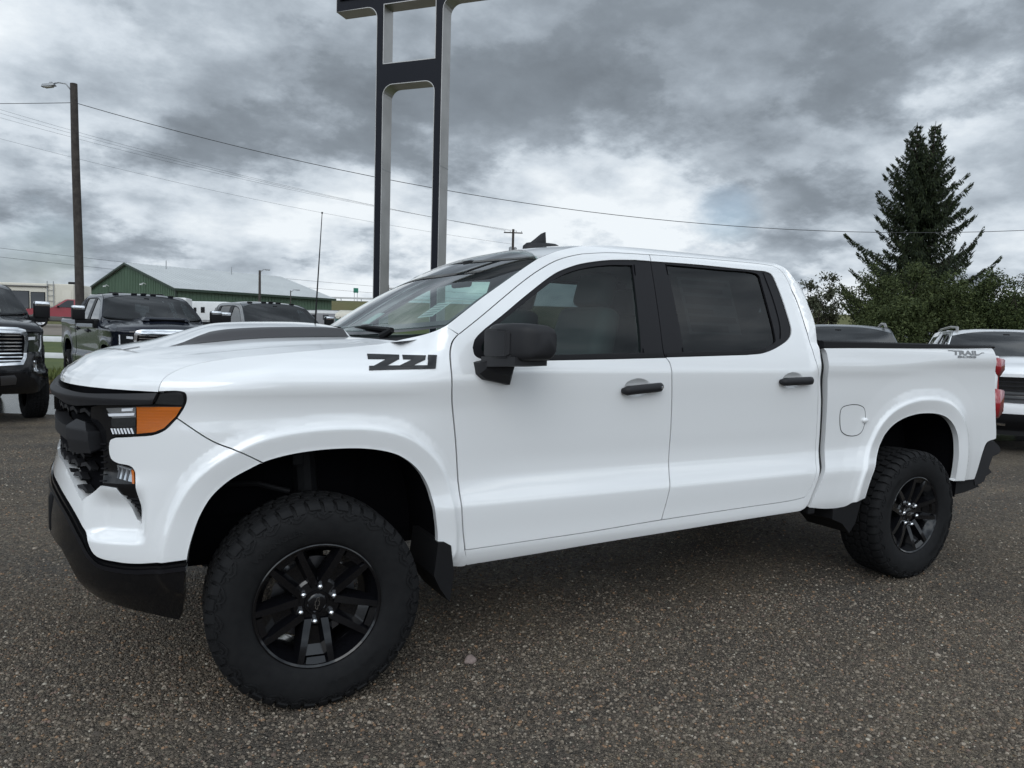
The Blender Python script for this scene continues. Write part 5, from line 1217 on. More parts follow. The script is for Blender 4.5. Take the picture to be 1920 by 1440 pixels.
# ================================================================== other vehicles
NAVY = pmat('dark navy paint', (.008, .010, .017), .2, coat=.35, spec=.35); BLACKP = pmat('black paint', (.006, .006, .008), .2, coat=.35, spec=.35); CHARC = pmat('charcoal paint', (.055, .06, .065), .3, metal=.4, coat=1.0); GREYP = pmat('grey paint', (.16, .17, .18), .3, metal=.4, coat=1.0)
WHITE2 = pmat('white suv paint', (.78, .79, .80), .35, coat=1.0); REDP = pmat('faded red paint', (.26, .018, .028), .35, coat=.6); CLAD = pmat('grey cladding', (.10, .095, .09), .7)
CARGLASS = gmat('car glass', (.20, .23, .24), ior=1.6); LEDW = pmat('lamp white', (.8, .82, .85), .2, coat=1)
BODY = {'fender', 'cab_side', 'front_door', 'rear_door', 'hood', 'roof', 'cab_back', 'windshield', 'windshield_border', 'cowl', 'headliner', 'dashboard', 'seat', 'steering_wheel', 'door_lining', 'b_pillar', 'c_pillar', 'underbody', 'wheel_liner', 'rear_window', 'cabin_floor', 'rear_view_mirror', 'roof_moulding'}
BEDP = {'bed_side', 'bed_rail_cap', 'bed_wall', 'bed_floor', 'tailgate'}
SUBOK = {'window_trim', 'window', 'door_handle', 'handle_cup', 'belt_strip', 'headrest', 'roof_moulding'}
def base_name(o): return o.name.split('.')[0]
def clone(root, names, paint, glass, sub=SUBOK):
    for ch in list(TR.children):
        if base_name(ch) not in names: continue
        c = ch.copy(); COL.objects.link(c); c.parent = root
        for c_, src in [(c, ch)]:
            for s_ in c_.material_slots:
                if s_.material == WHITE: s_.link = 'OBJECT'; s_.material = paint
                elif s_.material in (WSGLASS,): s_.link = 'OBJECT'; s_.material = glass
        for g in list(ch.children):
            if base_name(g) not in sub: continue
            d = g.copy(); COL.objects.link(d); d.parent = c
            for s_ in d.material_slots:
                if s_.material == WHITE: s_.link = 'OBJECT'; s_.material = paint
                elif s_.material == FGLASS: s_.link = 'OBJECT'; s_.material = glass
def vroot(name, bumper, heading, scale, label, cat, group=None):
    h = Vector(heading).normalized(); th = math.atan2(-h.y, -h.x)
    o = empty(name, (bumper[0] - .93 * h.x * scale[0], bumper[1] - .93 * h.y * scale[0], 0), th); o.scale = scale; tag(o, label, cat, group); return o
def wheels4(root, dress_=False):
    for x, y, near in ((0, -TRK, True), (0, TRK, False), (3.744, -TRK, True), (3.744, TRK, False)):
        wheel(x, y, WZ, 0, near, R(17 * x), root)
def pp(name, pts, mat, root, off=0.0, hem=.02, step=.03, mi=(False, True)):
    r = []
    for k in mi: r.append(panel(name, pts, SF(off), mat, root, step, hem, (), k))
    return r
PC = {}
def pcached(key, name, pts, mat, root, off=0.0, hem=.02, step=.03):
    """both flanks of a small trim piece; mesh data shared between alike vehicles"""
    if key in PC:
        for me in PC[key]:
            o = bpy.data.objects.new(name, me); COL.objects.link(o); o.parent = root
    else: PC[key] = [o.data for o in pp(name, pts, mat, root, off, hem, step)]
def hd_front(root, paint, tagk):
    pcached('fascia' + tagk, 'front_fascia', [(-1.59, 1.20), (-.60, 1.232), (-.478, 1.235), (-.47, 1.10), (-.30, 1.02), (-.217, .982), (-.33, .915), (-.43, .80), (-.475, .63), (-.70, .62), (-1.59, .66)], paint, root, -.004, .03)
    pcached('grf', 'grille_surround', [(-1.59, 1.262), (-1.02, 1.255), (-.93, 1.225), (-.915, 1.10), (-.945, .90), (-1.0, .80), (-1.59, .775), (-1.59, .815), (-1.03, .835), (-.985, .91), (-.962, 1.10), (-.975, 1.19), (-1.04, 1.213), (-1.59, 1.218)], CHROME, root, .022, .05)
    pcached('grb', 'grille_backing', [(-1.59, 1.22), (-1.0, 1.215), (-.955, 1.10), (-.99, .87), (-1.04, .82), (-1.59, .81)], VOID, root, .004, 0)
    for j in range(8):
        z = .845 + j * .047; pcached('gbar%d' % j, 'grille_bar', [(-1.59, z), (-1.01, z + .004), (-.985, z + .011), (-1.01, z + .020), (-1.59, z + .018)], CHROME, root, .014, .02)
    pcached('lmp', 'headlamp', [(-.925, 1.205), (-.70, 1.215), (-.60, 1.205), (-.61, 1.02), (-.68, .955), (-.80, .94), (-.90, .95), (-.915, 1.08)], DARKLENS, root, .004, .01)
    pcached('led', 'lamp_strip', [(-.66, 1.19), (-.632, 1.19), (-.635, 1.03), (-.70, .962), (-.72, .975), (-.665, 1.04)], LEDW, root, .007, .004)
    pcached('led2', 'lamp_strip', [(-.90, 1.165), (-.79, 1.17), (-.79, 1.13), (-.90, 1.125)], LEDW, root, .007, .004)
    pcached('hbar', 'grille_header', [(-1.59, 1.30), (-1.05, 1.292), (-.95, 1.262), (-.945, 1.232), (-1.05, 1.262), (-1.59, 1.266)], CHROME, root, .026, .03)
    pcached('bmp', 'bumper', [(-1.59, .70), (-.80, .705), (-.60, .74), (-.475, .72), (-.478, .50), (-.55, .43), (-.80, .40), (-1.59, .42)], BLKGLOSS, root, .035, .06)
    pcached('bchr', 'bumper_insert', [(-.80, .84), (-.745, .845), (-.735, .66), (-.79, .64)], CHROME, root, .012, .02)
    pcached('bch2', 'tow_plate', [(-1.28, .655), (-1.12, .665), (-1.09, .62), (-1.10, .54), (-1.27, .53)], STEEL, root, .045, .02)
def tow_mirror(root, cap, dy=0.0):
    for sg in (-1, 1):
        bm = bmesh.new(); b_box(bm, (.76, sg * (1.27 + dy), 1.55), (.13, .22, .24), .03); o = bmk('mirror', bm, BLKPL, root, auto=40)
        bm = bmesh.new(); b_box(bm, (.755, sg * (1.27 + dy), 1.645), (.135, .215, .075), .025); bmk('mirror_cap', bm, cap, o, auto=40)
        bm = bmesh.new(); b_box(bm, (.77, sg * (1.12 + dy * .5), 1.41), (.10, .40 + dy, .085), .02); b_box(bm, (.74, sg * .98, 1.36), (.14, .10, .15), .02); bmk('mirror_arm', bm, BLKPL, o, auto=40)
def scoop(root, paint):
    bm = bmesh.new(); b_box(bm, (-.12, 0, 1.475), (.62, .86, .07), .03, taper=(.75, .85)); o = bmk('hood_scoop', bm, paint, root, auto=40)
    bm = bmesh.new(); b_box(bm, (-.41, 0, 1.458), (.06, .62, .035), .006); bmk('scoop_inlet', bm, VOID, o)
    for y in (-.52, -.18, 0, .18, .52):
        bm = bmesh.new(); b_box(bm, (1.30, y, 1.965 - .05 * abs(y)), (.10, .10, .03), .01); bmk('clearance_lamp', bm, BLKPL, root, auto=40)
HDG = (.20, -1, 0)
for nm, pos, paint, lab, full in (('pickup_truck', (-2.36, 8.50), BLACKP, 'black heavy pickup with tall chrome bar grille, cut off by the left edge', 'black'), ('pickup_truck', (.36, 11.17), NAVY, 'dark navy heavy pickup with hood scoop and towing mirrors beside the wooden pole', 'navy'), ('pickup_truck', (3.22, 12.79), CHARC, 'charcoal pickup whose cab shows just above the white hood, nearest the green shed', 'charcoal')):
    v = vroot(nm, pos, HDG if full != 'black' else (.26, -1, 0), (1.01, 1.01, 1.07), lab, 'pickup truck', 'dark pickups parked in a row')
    clone(v, BODY | BEDP, paint, CARGLASS); hd_front(v, paint, full); tow_mirror(v, CHROME, -.13 if full == 'black' else 0); scoop(v, paint); wheels4(v)
# ---------------- two crossovers on the right
def suv(pos, heading, scale, paint, label, glass):
    v = vroot('suv', pos, heading, scale, label, 'suv', 'crossovers parked by the hedge'); clone(v, BODY, paint, glass)
    # body behind the cab: a real closed shell with tumblehome
    prof = [(2.70, .52), (3.22, .52), (3.30, .75), (3.45, .93), (3.74, 1.0), (4.03, .93), (4.18, .75), (4.22, .55), (4.62, .62), (4.70, .95), (4.66, 1.38), (4.52, 1.60), (4.30, 1.90), (3.9, 1.945), (2.68, 1.955)]
    bm = bmesh.new(); pts = subdiv(np.array(prof), .12); wz = lambda z: float(np.interp(z, [.5, .7, 1.3, 1.42, 1.92, 1.96], [.95, .975, .975, .945, .755, .68]))
    lo = [bm.verts.new((a, -wz(b), b)) for a, b in pts]; hi = [bm.verts.new((a, wz(b), b)) for a, b in pts]; n = len(pts)
    for i in range(n): bm.faces.new((lo[i], lo[(i+1) % n], hi[(i+1) % n], hi[i]))
    f1 = bm.faces.new(lo); f2 = bm.faces.new(hi[::-1]); bmesh.ops.triangulate(bm, faces=[f1, f2]); bmesh.ops.recalc_face_normals(bm, faces=list(bm.faces))
    rb_ = bmk('rear_body', bm, paint, v, auto=30)
    for sg in (-1, 1):
        mk('window', [(2.78, sg * (wz(1.45) + .004), 1.45), (4.35, sg * (wz(1.50) + .004), 1.50), (4.12, sg * (wz(1.82) + .004), 1.82), (2.80, sg * (wz(1.86) + .004), 1.86)], [[0, 1, 2, 3]], DKGLASS, rb_)
        bm = bmesh.new(); b_tube(bm, [(1.15, sg * .70, 1.925), (1.28, sg * .685, 1.985), (2.4, sg * .675, 2.02), (3.9, sg * .68, 1.995), (4.1, sg * .70, 1.94)], .022, 8); bmk('roof_rail', bm, SILVER, v, auto=50)
        bm = bmesh.new(); b_box(bm, (.80, sg * 1.10, 1.47), (.14, .24, .16), .045); bmk('mirror', bm, paint, v, auto=40)
    # face
    pp('front_fascia', [(-1.59, 1.235), (-.55, 1.235), (-.478, 1.235), (-.47, 1.10), (-.217, .982), (-.33, .915), (-.43, .80), (-.475, .56), (-.70, .56), (-1.59, .56)], paint, v, -.006, .03)
    g = pp('grille', [(-1.59, 1.19), (-.86, 1.185), (-.80, 1.12), (-.84, .86), (-.93, .80), (-1.59, .79)], BLKGLOSS, v, .006, .02)
    for j in range(5):
        z = .845 + j * .065; pp('grille_bar', [(-1.59, z), (-.88, z), (-.87, z + .018), (-1.59, z + .02)], SATIN, v, .02, .02)
    pp('headlamp', [(-.80, 1.20), (-.62, 1.21), (-.52, 1.20), (-.55, 1.13), (-.70, 1.11), (-.80, 1.10)], DARKLENS, v, .004, .01); pp('lamp_strip', [(-.78, 1.19), (-.60, 1.20), (-.60, 1.185), (-.78, 1.175)], LEDW, v, .008, .004)
    pp('bumper', [(-1.59, .62), (-.80, .62), (-.52, .64), (-.49, .42), (-.60, .30), (-1.59, .28)], BLKPL, v, .01, .04)
    pp('bumper_plate', [(-1.35, .46), (-1.22, .465), (-1.22, .43), (-1.35, .425)], CHROME, v, .02, .01)
    wheels4(v); return v
suv((10.4, 1.66), (-.80, -.595, 0), (.93, .96, .905), WHITE2, 'white crossover with black bar grille and roof rails, at the right edge', CARGLASS)
suv((7.86, 2.82), (-.80, -.595, 0), (.93, .96, .905), GREYP, 'grey crossover whose windshield top shows above the bed rail', CARGLASS)
# ---------------- old red suv on the upper yard
def red_suv():
    x, y = ld(-27.1, 42.0); v = empty('suv', (x, y, hz(x, y))); hd = -.80 * RW - .60 * FW; v.rotation_euler = (0, 0, math.atan2(-hd[1], -hd[0])); tag(v, 'old red suv with grey lower cladding and alloy wheels beside the wooden pole', 'suv')
    def arch(x0, r=.40): return [(x0 - r, .42), (x0 - r * .9, .62), (x0 - r * .55, .76), (x0, .82), (x0 + r * .55, .76), (x0 + r * .9, .62), (x0 + r, .42)]
    prof = [(-.86, .50), (-.88, .80), (-.80, .96), (-.30, 1.04), (.48, 1.10), (1.2, 1.12), (3.55, 1.12), (3.72, 1.05), (3.75, .45)] + arch(2.84)[::-1] + arch(0)[::-1]
    prof = [(-.86, .50), (-.89, .80), (-.80, .96), (-.30, 1.045), (.48, 1.10), (1.2, 1.12), (3.55, 1.12), (3.74, 1.05), (3.78, .45), (3.26, .42), (3.2, .62), (3.06, .76), (2.84, .82), (2.62, .76), (2.48, .62), (2.44, .42), (.40, .42), (.36, .62), (.22, .76), (0, .82), (-.22, .76), (-.36, .62), (-.40, .46)]
    def shell(name, prof, wfun, mat, bev=.03):
        bm = bmesh.new(); pts = prof; lo = [bm.verts.new((a, -wfun(a, b), b)) for a, b in pts]; hi = [bm.verts.new((a, wfun(a, b), b)) for a, b in pts]; n = len(pts)
        for i in range(n): bm.faces.new((lo[i], lo[(i+1) % n], hi[(i+1) % n], hi[i]))
        bm.faces.new(lo); bm.faces.new(hi[::-1]); bmesh.ops.recalc_face_normals(bm, faces=list(bm.faces))
        bmesh.ops.bevel(bm, geom=list(bm.edges), offset=bev, segments=2, affect='EDGES'); return bmk(name, bm, mat, v, auto=35)
    shell('body', prof, lambda a, b: .87 - .10 * max(0, -.45 - a) - (.03 if b > 1.0 else 0), REDP)
    shell('cabin', [(.55, 1.09), (1.28, 1.62), (3.45, 1.66), (3.70, 1.10)], lambda a, b: .82 if b < 1.2 else .66, REDP, .04)
    G_ = [(.62, 1.14), (1.27, 1.58)]
    mk('windshield', [(.60, -.74, 1.125), (.60, .74, 1.125), (1.235, .60, 1.585), (1.235, -.60, 1.585)], [[0, 1, 2, 3]], DKGLASS, v).location = (-.012, 0, .012)
    for sg in (-1, 1):
        for x0, x1, xt0, xt1 in ((.78, 1.62, 1.34, 1.64), (1.70, 2.55, 1.72, 2.52), (2.62, 3.52, 2.60, 3.36)):
            mk('window', [(x0, sg * .825, 1.16), (x1, sg * .825, 1.16), (xt1, sg * .69, 1.57), (xt0, sg * .69, 1.57)], [[0, 1, 2, 3]], DKGLASS, v)
        bm = bmesh.new()
        for a in ((-.62, .56, .48), (.40 + 1.02, .50, 2.04), (3.52, .52, .50)): b_box(bm, (a[0], sg * .875, a[1]), (a[2], .03, .24), .01)
        o = bmk('side_cladding', bm, CLAD, v, auto=40); o['kind'] = 'stuff'
        bm = bmesh.new(); rgp = [(.43 * math.cos(t), sg * .885, .42 + .43 * math.sin(t)) for t in np.linspace(.05, math.pi - .05, 13)]; b_tube(bm, rgp, .045, 6); bmk('wheel_flare', bm, CLAD, v, smooth=True)
        for nm, xx, mt in (('headlamp', -.865, LAMPCLR),):
            bm = bmesh.new(); b_box(bm, (xx, sg * .60, .83), (.10, .36, .16), .03); bmk(nm, bm, LEDW, v, auto=40)
        bm = bmesh.new(); b_box(bm, (.85, sg * .94, 1.18), (.10, .16, .12), .03); bmk('mirror', bm, BLKPL, v, auto=40)
    bm = bmesh.new(); b_box(bm, (-.88, 0, .83), (.06, .80, .15), .02); gr = bmk('grille', bm, REDP, v, auto=40)
    for z in (.79, .83, .87): box_part('grille_slat', (-.915, 0, z), (.02, .74, .012), VOID, gr)
    bm = bmesh.new(); b_box(bm, (-.90, 0, .58), (.20, 1.74, .30), .05); bmk('bumper', bm, CLAD, v, auto=40)
    RIM2 = None
    for xx in (0, 2.84):
        for sg in (-1, 1):
            bm = bmesh.new(); b_lathe(bm, [(.235, -.10), (.30, -.115), (.345, -.10), (.36, -.06), (.36, .06), (.345, .10), (.235, .10)], 28); bmesh.ops.recalc_face_normals(bm, faces=list(bm.faces)); t_ = bmk('wheel', bm, RUBBER, v, auto=40); t_.location = (xx, sg * .77, .36)
            bm = bmesh.new(); b_lathe(bm, [(.001, sg * .07), (.06, sg * .08), (.07, sg * .05), (.20, sg * .085), (.235, sg * .10), (.235, 0)], 28)
            for k in range(5):
                a = 2 * math.pi * k / 5; b_box(bm, (.13 * math.cos(a), sg * .088, .13 * math.sin(a)), (.17, .02, .07), .008, rot=Matrix.Rotation(-a, 3, 'Y'))
            bmk('rim', bm, pmat('silver alloy', (.45, .45, .46), .35, metal=.7) if 'silver alloy' not in MATS else MATS['silver alloy'], t_, auto=40)
    bm = bmesh.new(); b_box(bm, (1.45, 0, .55), (3.6, 1.4, .25), 0); bmk('underbody', bm, VOID, v)
red_suv()
# ---------------- motorhome, campers and trailers in the upper yard
def camper(name, lat, dep, rz, L_, W_, H_, mat, label, wins, stripes=(), extras=None, z0=.55, group=None):
    x, y = ld(lat, dep); v = empty(name, (x, y, hz(x, y)), -YAW + rz); tag(v, label, 'camper', group)
    bm = bmesh.new(); b_box(bm, (0, 0, z0 + H_ / 2), (L_, W_, H_), .12, 3); bmk('body', bm, mat, v, auto=35)
    for (a0, a1, b0, b1) in wins:
        f = box_part('window', ((a0 + a1) / 2, -W_ / 2 - .012, z0 + (b0 + b1) / 2), (a1 - a0, .03, b1 - b0), BLKPL, v, .008)
        bm = bmesh.new(); b_box(bm, (0, -.018, 0), (a1 - a0 - .08, .01, b1 - b0 - .08), 0); bmk('pane', bm, DKGLASS, f)
    for (a0, a1, b0, b1, mt) in stripes: box_part('stripe', ((a0 + a1) / 2, -W_ / 2 - .008, z0 + (b0 + b1) / 2), (a1 - a0, .012, b1 - b0), mt, v)
    for xx in (-L_ * .22, -L_ * .22 + .9):
        bm = bmesh.new(); b_lathe(bm, [(.001, -.1), (.30, -.1), (.34, -.08), (.34, .08), (.30, .1), (.001, .1)], 18); o = bmk('wheel', bm, RUBBER, v, auto=40); o.location = (xx, -W_ / 2 + .12, .34)
    box_part('chassis', (0, 0, z0 - .12), (L_ * .95, W_ * .7, .2), VOID, v)
    if extras: extras(v, L_, W_, H_, z0)
    return v
def mh_extra(v, L_, W_, H_, z0):
    box_part('roof_unit', (-2.6, 0, z0 + H_ + .10), (1.0, .8, .24), BLKPL, v, .06); box_part('roof_unit', (3.2, 0, z0 + H_ + .10), (.5, .5, .2), BLKPL, v, .04)
    bm = bmesh.new()
    for s in (-.2, .2): b_tube(bm, [(L_ / 2 - 1.45 + s, -W_ / 2 - .08, z0 + .2), (L_ / 2 - 1.45 + s, -W_ / 2 - .08, z0 + H_ + .15)], .025, 6)
    for i in range(6): b_tube(bm, [(L_ / 2 - 1.65, -W_ / 2 - .08, z0 + .4 + i * .36), (L_ / 2 - 1.25, -W_ / 2 - .08, z0 + .4 + i * .36)], .018, 6)
    bmk('ladder', bm, GALV, v)
    bm = bmesh.new(); b_tube(bm, [(-L_ / 2 + .6, -W_ / 2 - .08, z0 + H_ - .22), (L_ / 2 - 1.6, -W_ / 2 - .08, z0 + H_ - .22)], .05, 8); bmk('awning', bm, CLAD, v)
    box_part('storage_door', (-.5, -W_ / 2 - .008, z0 + .45), (2.6, .012, .6), CREAM, v, .004); box_part('entry_door', (L_ / 2 - .45, -W_ / 2 - .010, z0 + 1.0), (.6, .016, 1.7), CREAM, v, .004)
camper('motorhome', -33.2, 50, R(4), 7.6, 2.4, 2.28, CREAM, 'cream motorhome with wide dark windows and a ladder at the left edge', [(-.5, .97, .58, 1.75), (1.05, 1.98, .58, 1.70), (-3.4, -1.2, .6, 1.7)], extras=mh_extra)
def tr_extra(v, L_, W_, H_, z0):
    box_part('roof_unit', (1.0, 0, z0 + H_ + .10), (.9, .7, .24), BLKPL, v, .05); box_part('roof_unit', (-1.6, 0, z0 + H_ + .10), (.9, .7, .26), BLKPL, v, .05)
    bm = bmesh.new(); b_tube(bm, [(-L_ / 2 + .4, -W_ / 2 - .08, z0 + H_ - .15), (L_ / 2 - .4, -W_ / 2 - .08, z0 + H_ - .2)], .06, 8); bmk('awning', bm, WHITEP, v)
camper('camper_trailer', -26.8, 53, R(14), 6.4, 2.4, 1.72, WHITEP, 'white camper trailer with rooftop units behind the navy pickup cab', [(-2.5, -1.4, 1.1, 1.8), (.3, 1.6, 1.1, 1.8)], extras=tr_extra)
camper('camper_trailer', -24.2, 60, R(-12), 3.2, 2.2, 1.70, WHITEP, 'white box trailer with small square windows between the navy and charcoal pickups', [(-1.35, -1.1, .85, 1.2), (-.7, -.35, .8, 1.25), (.6, 1.0, .8, 1.2)], stripes=[(-1.5, 1.5, .15, .22, GREYV)])
camper('camper_trailer', -15.6, 58, R(-30), 3.2, 2.0, 1.20, GREYV, 'grey and white travel trailer in front of the embankment, left of the antenna', [(-1.2, -.8, .5, .85), (.6, 1.0, .5, .85)], stripes=[(-1.5, 1.5, .95, 1.15, WHITEP)])
camper('camper_trailer', -12.7, 55, R(14), 4.0, 2.0, 1.15, GREYV, 'grey travel trailer with a white roof line right of the whip antenna', [(-1.5, -1.1, .45, .8), (.5, 1.0, .45, .8)], stripes=[(-1.9, 1.9, .9, 1.1, WHITEP)])
def boat():
    x, y = ld(-10.9, 52); v = empty('covered_trailer', (x, y, hz(x, y)), -YAW); tag(v, 'small green trailer with a rounded cream canvas top beside the windshield', 'trailer')
    bm = bmesh.new(); b_box(bm, (0, 0, .85), (3.0, 1.8, .65), .06); bmk('body', bm, pmat('teal paint', (.05, .12, .11), .5), v, auto=40)
    V = []; F = []
    for i in range(13):
        a = math.pi * i / 12
        for xx in (-1.5, -1.3, 1.3, 1.5): V.append((xx, -.95 * math.cos(a), 1.18 + (.50 if abs(xx) < 1.4 else .36) * math.sin(a)**.7))
    for i in range(12):
        for j in range(3): F.append([i*4+j, i*4+j+1, (i+1)*4+j+1, (i+1)*4+j])
    F += [[i*4 for i in range(13)], [i*4+3 for i in range(13)][::-1]]
    mk('canvas_top', V, F, CREAM, v, smooth=False)
    for i in range(9): box_part('scallop', (-1.3 + i * .325, -.965, 1.15), (.26, .02, .16), CREAM, v, .03)
    for s in (-1, 1):
        bm = bmesh.new(); b_lathe(bm, [(.001, -.08), (.30, -.08), (.30, .08), (.001, .08)], 16); o = bmk('wheel', bm, RUBBER, v, auto=40); o.location = (.2, s * .85, .30)
boat()

# ================================================================== trees
def leaf_mat(name, c, c2):
    m = pmat(name, c, .75, spec=.25); ns, ls = nodes(m); a = ns.new('ShaderNodeAttribute'); a.attribute_name = 'leaf'
    mx = ns.new('ShaderNodeMixRGB'); mx.inputs[1].default_value = (*c, 1); mx.inputs[2].default_value = (*c2, 1); ls.new(a.outputs['Fac'], mx.inputs[0]); ls.new(mx.outputs[0], ns['Principled BSDF'].inputs['Base Color']); return m
def quads(name, C, U, Wv, mat, parent, rnd):
    """one leaf / needle spray per entry: centre C, half-length U, half-width Wv"""
    n = len(C); V = np.stack([C - U - Wv * .35, C - U * .2 + Wv, C + U, C - U * .2 - Wv], 1).reshape(-1, 3)
    me = bpy.data.meshes.new(name); me.vertices.add(4 * n); me.vertices.foreach_set('co', V.ravel()); me.loops.add(4 * n); me.loops.foreach_set('vertex_index', np.arange(4 * n)); me.polygons.add(n); me.polygons.foreach_set('loop_start', np.arange(n) * 4)
    try: me.polygons.foreach_set('loop_total', np.full(n, 4))
    except Exception: pass
    me.update(calc_edges=True); ca = me.color_attributes.new('leaf', 'FLOAT_COLOR', 'POINT'); q = np.repeat(rnd, 4); ca.data.foreach_set('color', np.stack([q, q, q, np.ones_like(q)], 1).ravel())
    me.materials.append(mat); o = bpy.data.objects.new(name, me); COL.objects.link(o); o.parent = parent; return o
BARK = pmat('bark', (.045, .035, .028), .95, var=(6, .6), bump=(12, .7, .03))
NEEDLE = leaf_mat('spruce needles', (.014, .022, .011), (.042, .056, .022))
def unit(v): return v / np.maximum(np.linalg.norm(v, axis=-1, keepdims=True), 1e-9)
def spruce():
    rg = np.random.default_rng(11); S = empty('spruce_tree', (42.4, 23.9, 1.1)); tag(S, 'tall dark twin-topped spruce rising above the hedge on the right', 'tree')
    bm = bmesh.new(); Hh = 13.9
    b_tube(bm, [(0, 0, -.3), (.05, 0, 3), (0, .05, 6.5), (-.10, .08, 8.2)], [.36, .30, .20, .15], 12)
    tops = [(-.50, .28), (.46, -.26)]
    for (a, b), t in zip(tops, (13.75, 13.85)): b_tube(bm, [(-.06, .07, 7.6), (a * .55, b * .55, 9.4), (a * .85, b * .85, 11.5), (a, b, t)], [.13, .10, .055, .012], 8)
    C = []; U = []; Wd = []
    rw3 = np.array([RW[0], RW[1], 0]);
    def branch(p0, az, L_, droop, tip, dens):
        d = np.array([math.cos(az), math.sin(az), 0]); nseg = max(4, int(L_ / .28)); P = []
        for i in range(nseg + 1):
            t = i / nseg; P.append(p0 + d * L_ * t + np.array([0, 0, -droop * L_ * (t - t**2 * 1.0) * 1.6 + tip * L_ * t**3]))
        P = np.array(P); b_tube(bm, [tuple(q) for q in P], [.035 * (1 - .85 * i / nseg) + .006 for i in range(nseg + 1)], 4, cap=False)
        side = np.array([-d[1], d[0], 0])
        n = int(dens * L_ * 30); t = rg.random(n)**.8; idx = np.minimum((t * nseg).astype(int), nseg - 1); f = t * nseg - idx
        base = P[idx] * (1 - f[:, None]) + P[idx + 1] * f[:, None]
        spread = (.10 + .34 * (1 - np.abs(2 * t - .9))).clip(.08, 1) * min(1, L_ / 2.2)
        lat = (rg.random(n) * 2 - 1) * spread; hang = rg.random(n)**1.3 * (.16 + .46 * spread)
        c = base + side * lat[:, None] + np.array([0, 0, -1]) * hang[:, None] + d * (rg.random(n) * .12)[:, None]
        dirn = unit(d * (.35 + .4 * rg.random(n))[:, None] + side * (np.sign(lat) * .4 * rg.random(n))[:, None] + np.array([0, 0, -1]) * (.25 + .9 * rg.random(n))[:, None] * (1 - .8 * (t > .88))[:, None] + np.array([0, 0, .8]) * (t > .88)[:, None])
        ln = .07 + .11 * rg.random(n); C.append(c); U.append(dirn * ln[:, None])
        w = unit(np.cross(dirn, rg.normal(size=(n, 3)))); Wd.append(w * (.022 + .024 * rg.random(n))[:, None])
    z = 1.3
    while z < 8.4:
        k = int(5 + rg.random() * 3); a0 = rg.random() * 6.28
        base = np.interp(z, [1.3, 3, 4.6, 6.0, 7.2, 8.6], [4.6, 4.5, 4.0, 3.1, 3.0, 2.3])
        for i in range(k): branch(np.array([0, 0, z + .2 * rg.random()]), a0 + i * 6.283 / k + .5 * (rg.random() - .5), base * (.42 + .62 * rg.random()), .26, .22 + .12 * rg.random(), 2.9)
        z += .34
    for (a, b), top in zip(tops, (13.7, 13.8)):
        z = 7.8
        while z < top - .15:
            t = (z - 7.8) / (top - 7.8); k = 5 if t < .7 else 4; a0 = rg.random() * 6.28; cx, cy = a * min(1, .25 + t * .9), b * min(1, .25 + t * .9)
            ln = np.interp(t, [0, .25, .5, .7, .85, 1], [2.3, 1.8, 1.25, .75, .42, .12])
            for i in range(k): branch(np.array([cx, cy, z]), a0 + i * 6.283 / k + .4 * rg.random(), ln * (.5 + .75 * rg.random()), .05, .45, 3.0)
            z += .27
    # a few long boughs that stand out of the outline
    azr = math.atan2(RW[1], RW[0])
    for zz, az, L_, dr, tp in ((5.9, azr + math.pi - .15, 4.3, .12, .30), (5.5, azr + .1, 4.1, .10, .55), (4.6, azr + math.pi + .2, 3.7, .1, .33), (2.9, azr + math.pi, 4.6, .2, .25), (3.0, azr - .05, 4.5, .1, .30), (7.6, azr + math.pi + .1, 2.9, .15, .2), (8.0, azr, 2.6, .1, .3), (4.9, azr + .3, 3.6, .1, .3), (1.9, azr + math.pi, 4.4, .25, .22)): branch(np.array([0, 0, zz]), az, L_, dr, tp, 4.2)
    # inner mass
    n = 2600; zz = 1.2 + rg.random(n) * 10.0; rr = np.interp(zz, [1.2, 5, 8, 10, 11.5], [1.5, 1.1, .7, .3, .12]) * np.sqrt(rg.random(n)); aa = rg.random(n) * 6.28; wob = np.interp(zz, [8, 13], [0, 1]); sd = rg.random(n) > .5
    ox = np.where(sd, tops[0][0], tops[1][0]) * wob; oy = np.where(sd, tops[0][1], tops[1][1]) * wob
    C.append(np.stack([ox + rr * np.cos(aa), oy + rr * np.sin(aa), zz], 1)); dn = unit(np.stack([.5 * np.cos(aa), .5 * np.sin(aa), -.9 * np.ones(n)], 1) + .4 * rg.normal(size=(n, 3))); U.append(dn * (.14 + .12 * rg.random((n, 1)))); Wd.append(unit(np.cross(dn, rg.normal(size=(n, 3)))) * (.04 + .04 * rg.random((n, 1))))
    C = np.vstack(C); U = np.vstack(U); Wd = np.vstack(Wd); bmk('trunk', bm, BARK, S); quads('crown', C, U, Wd, NEEDLE, S, rg.random(len(C))**2)
    print('spruce sprays', len(C))
spruce()
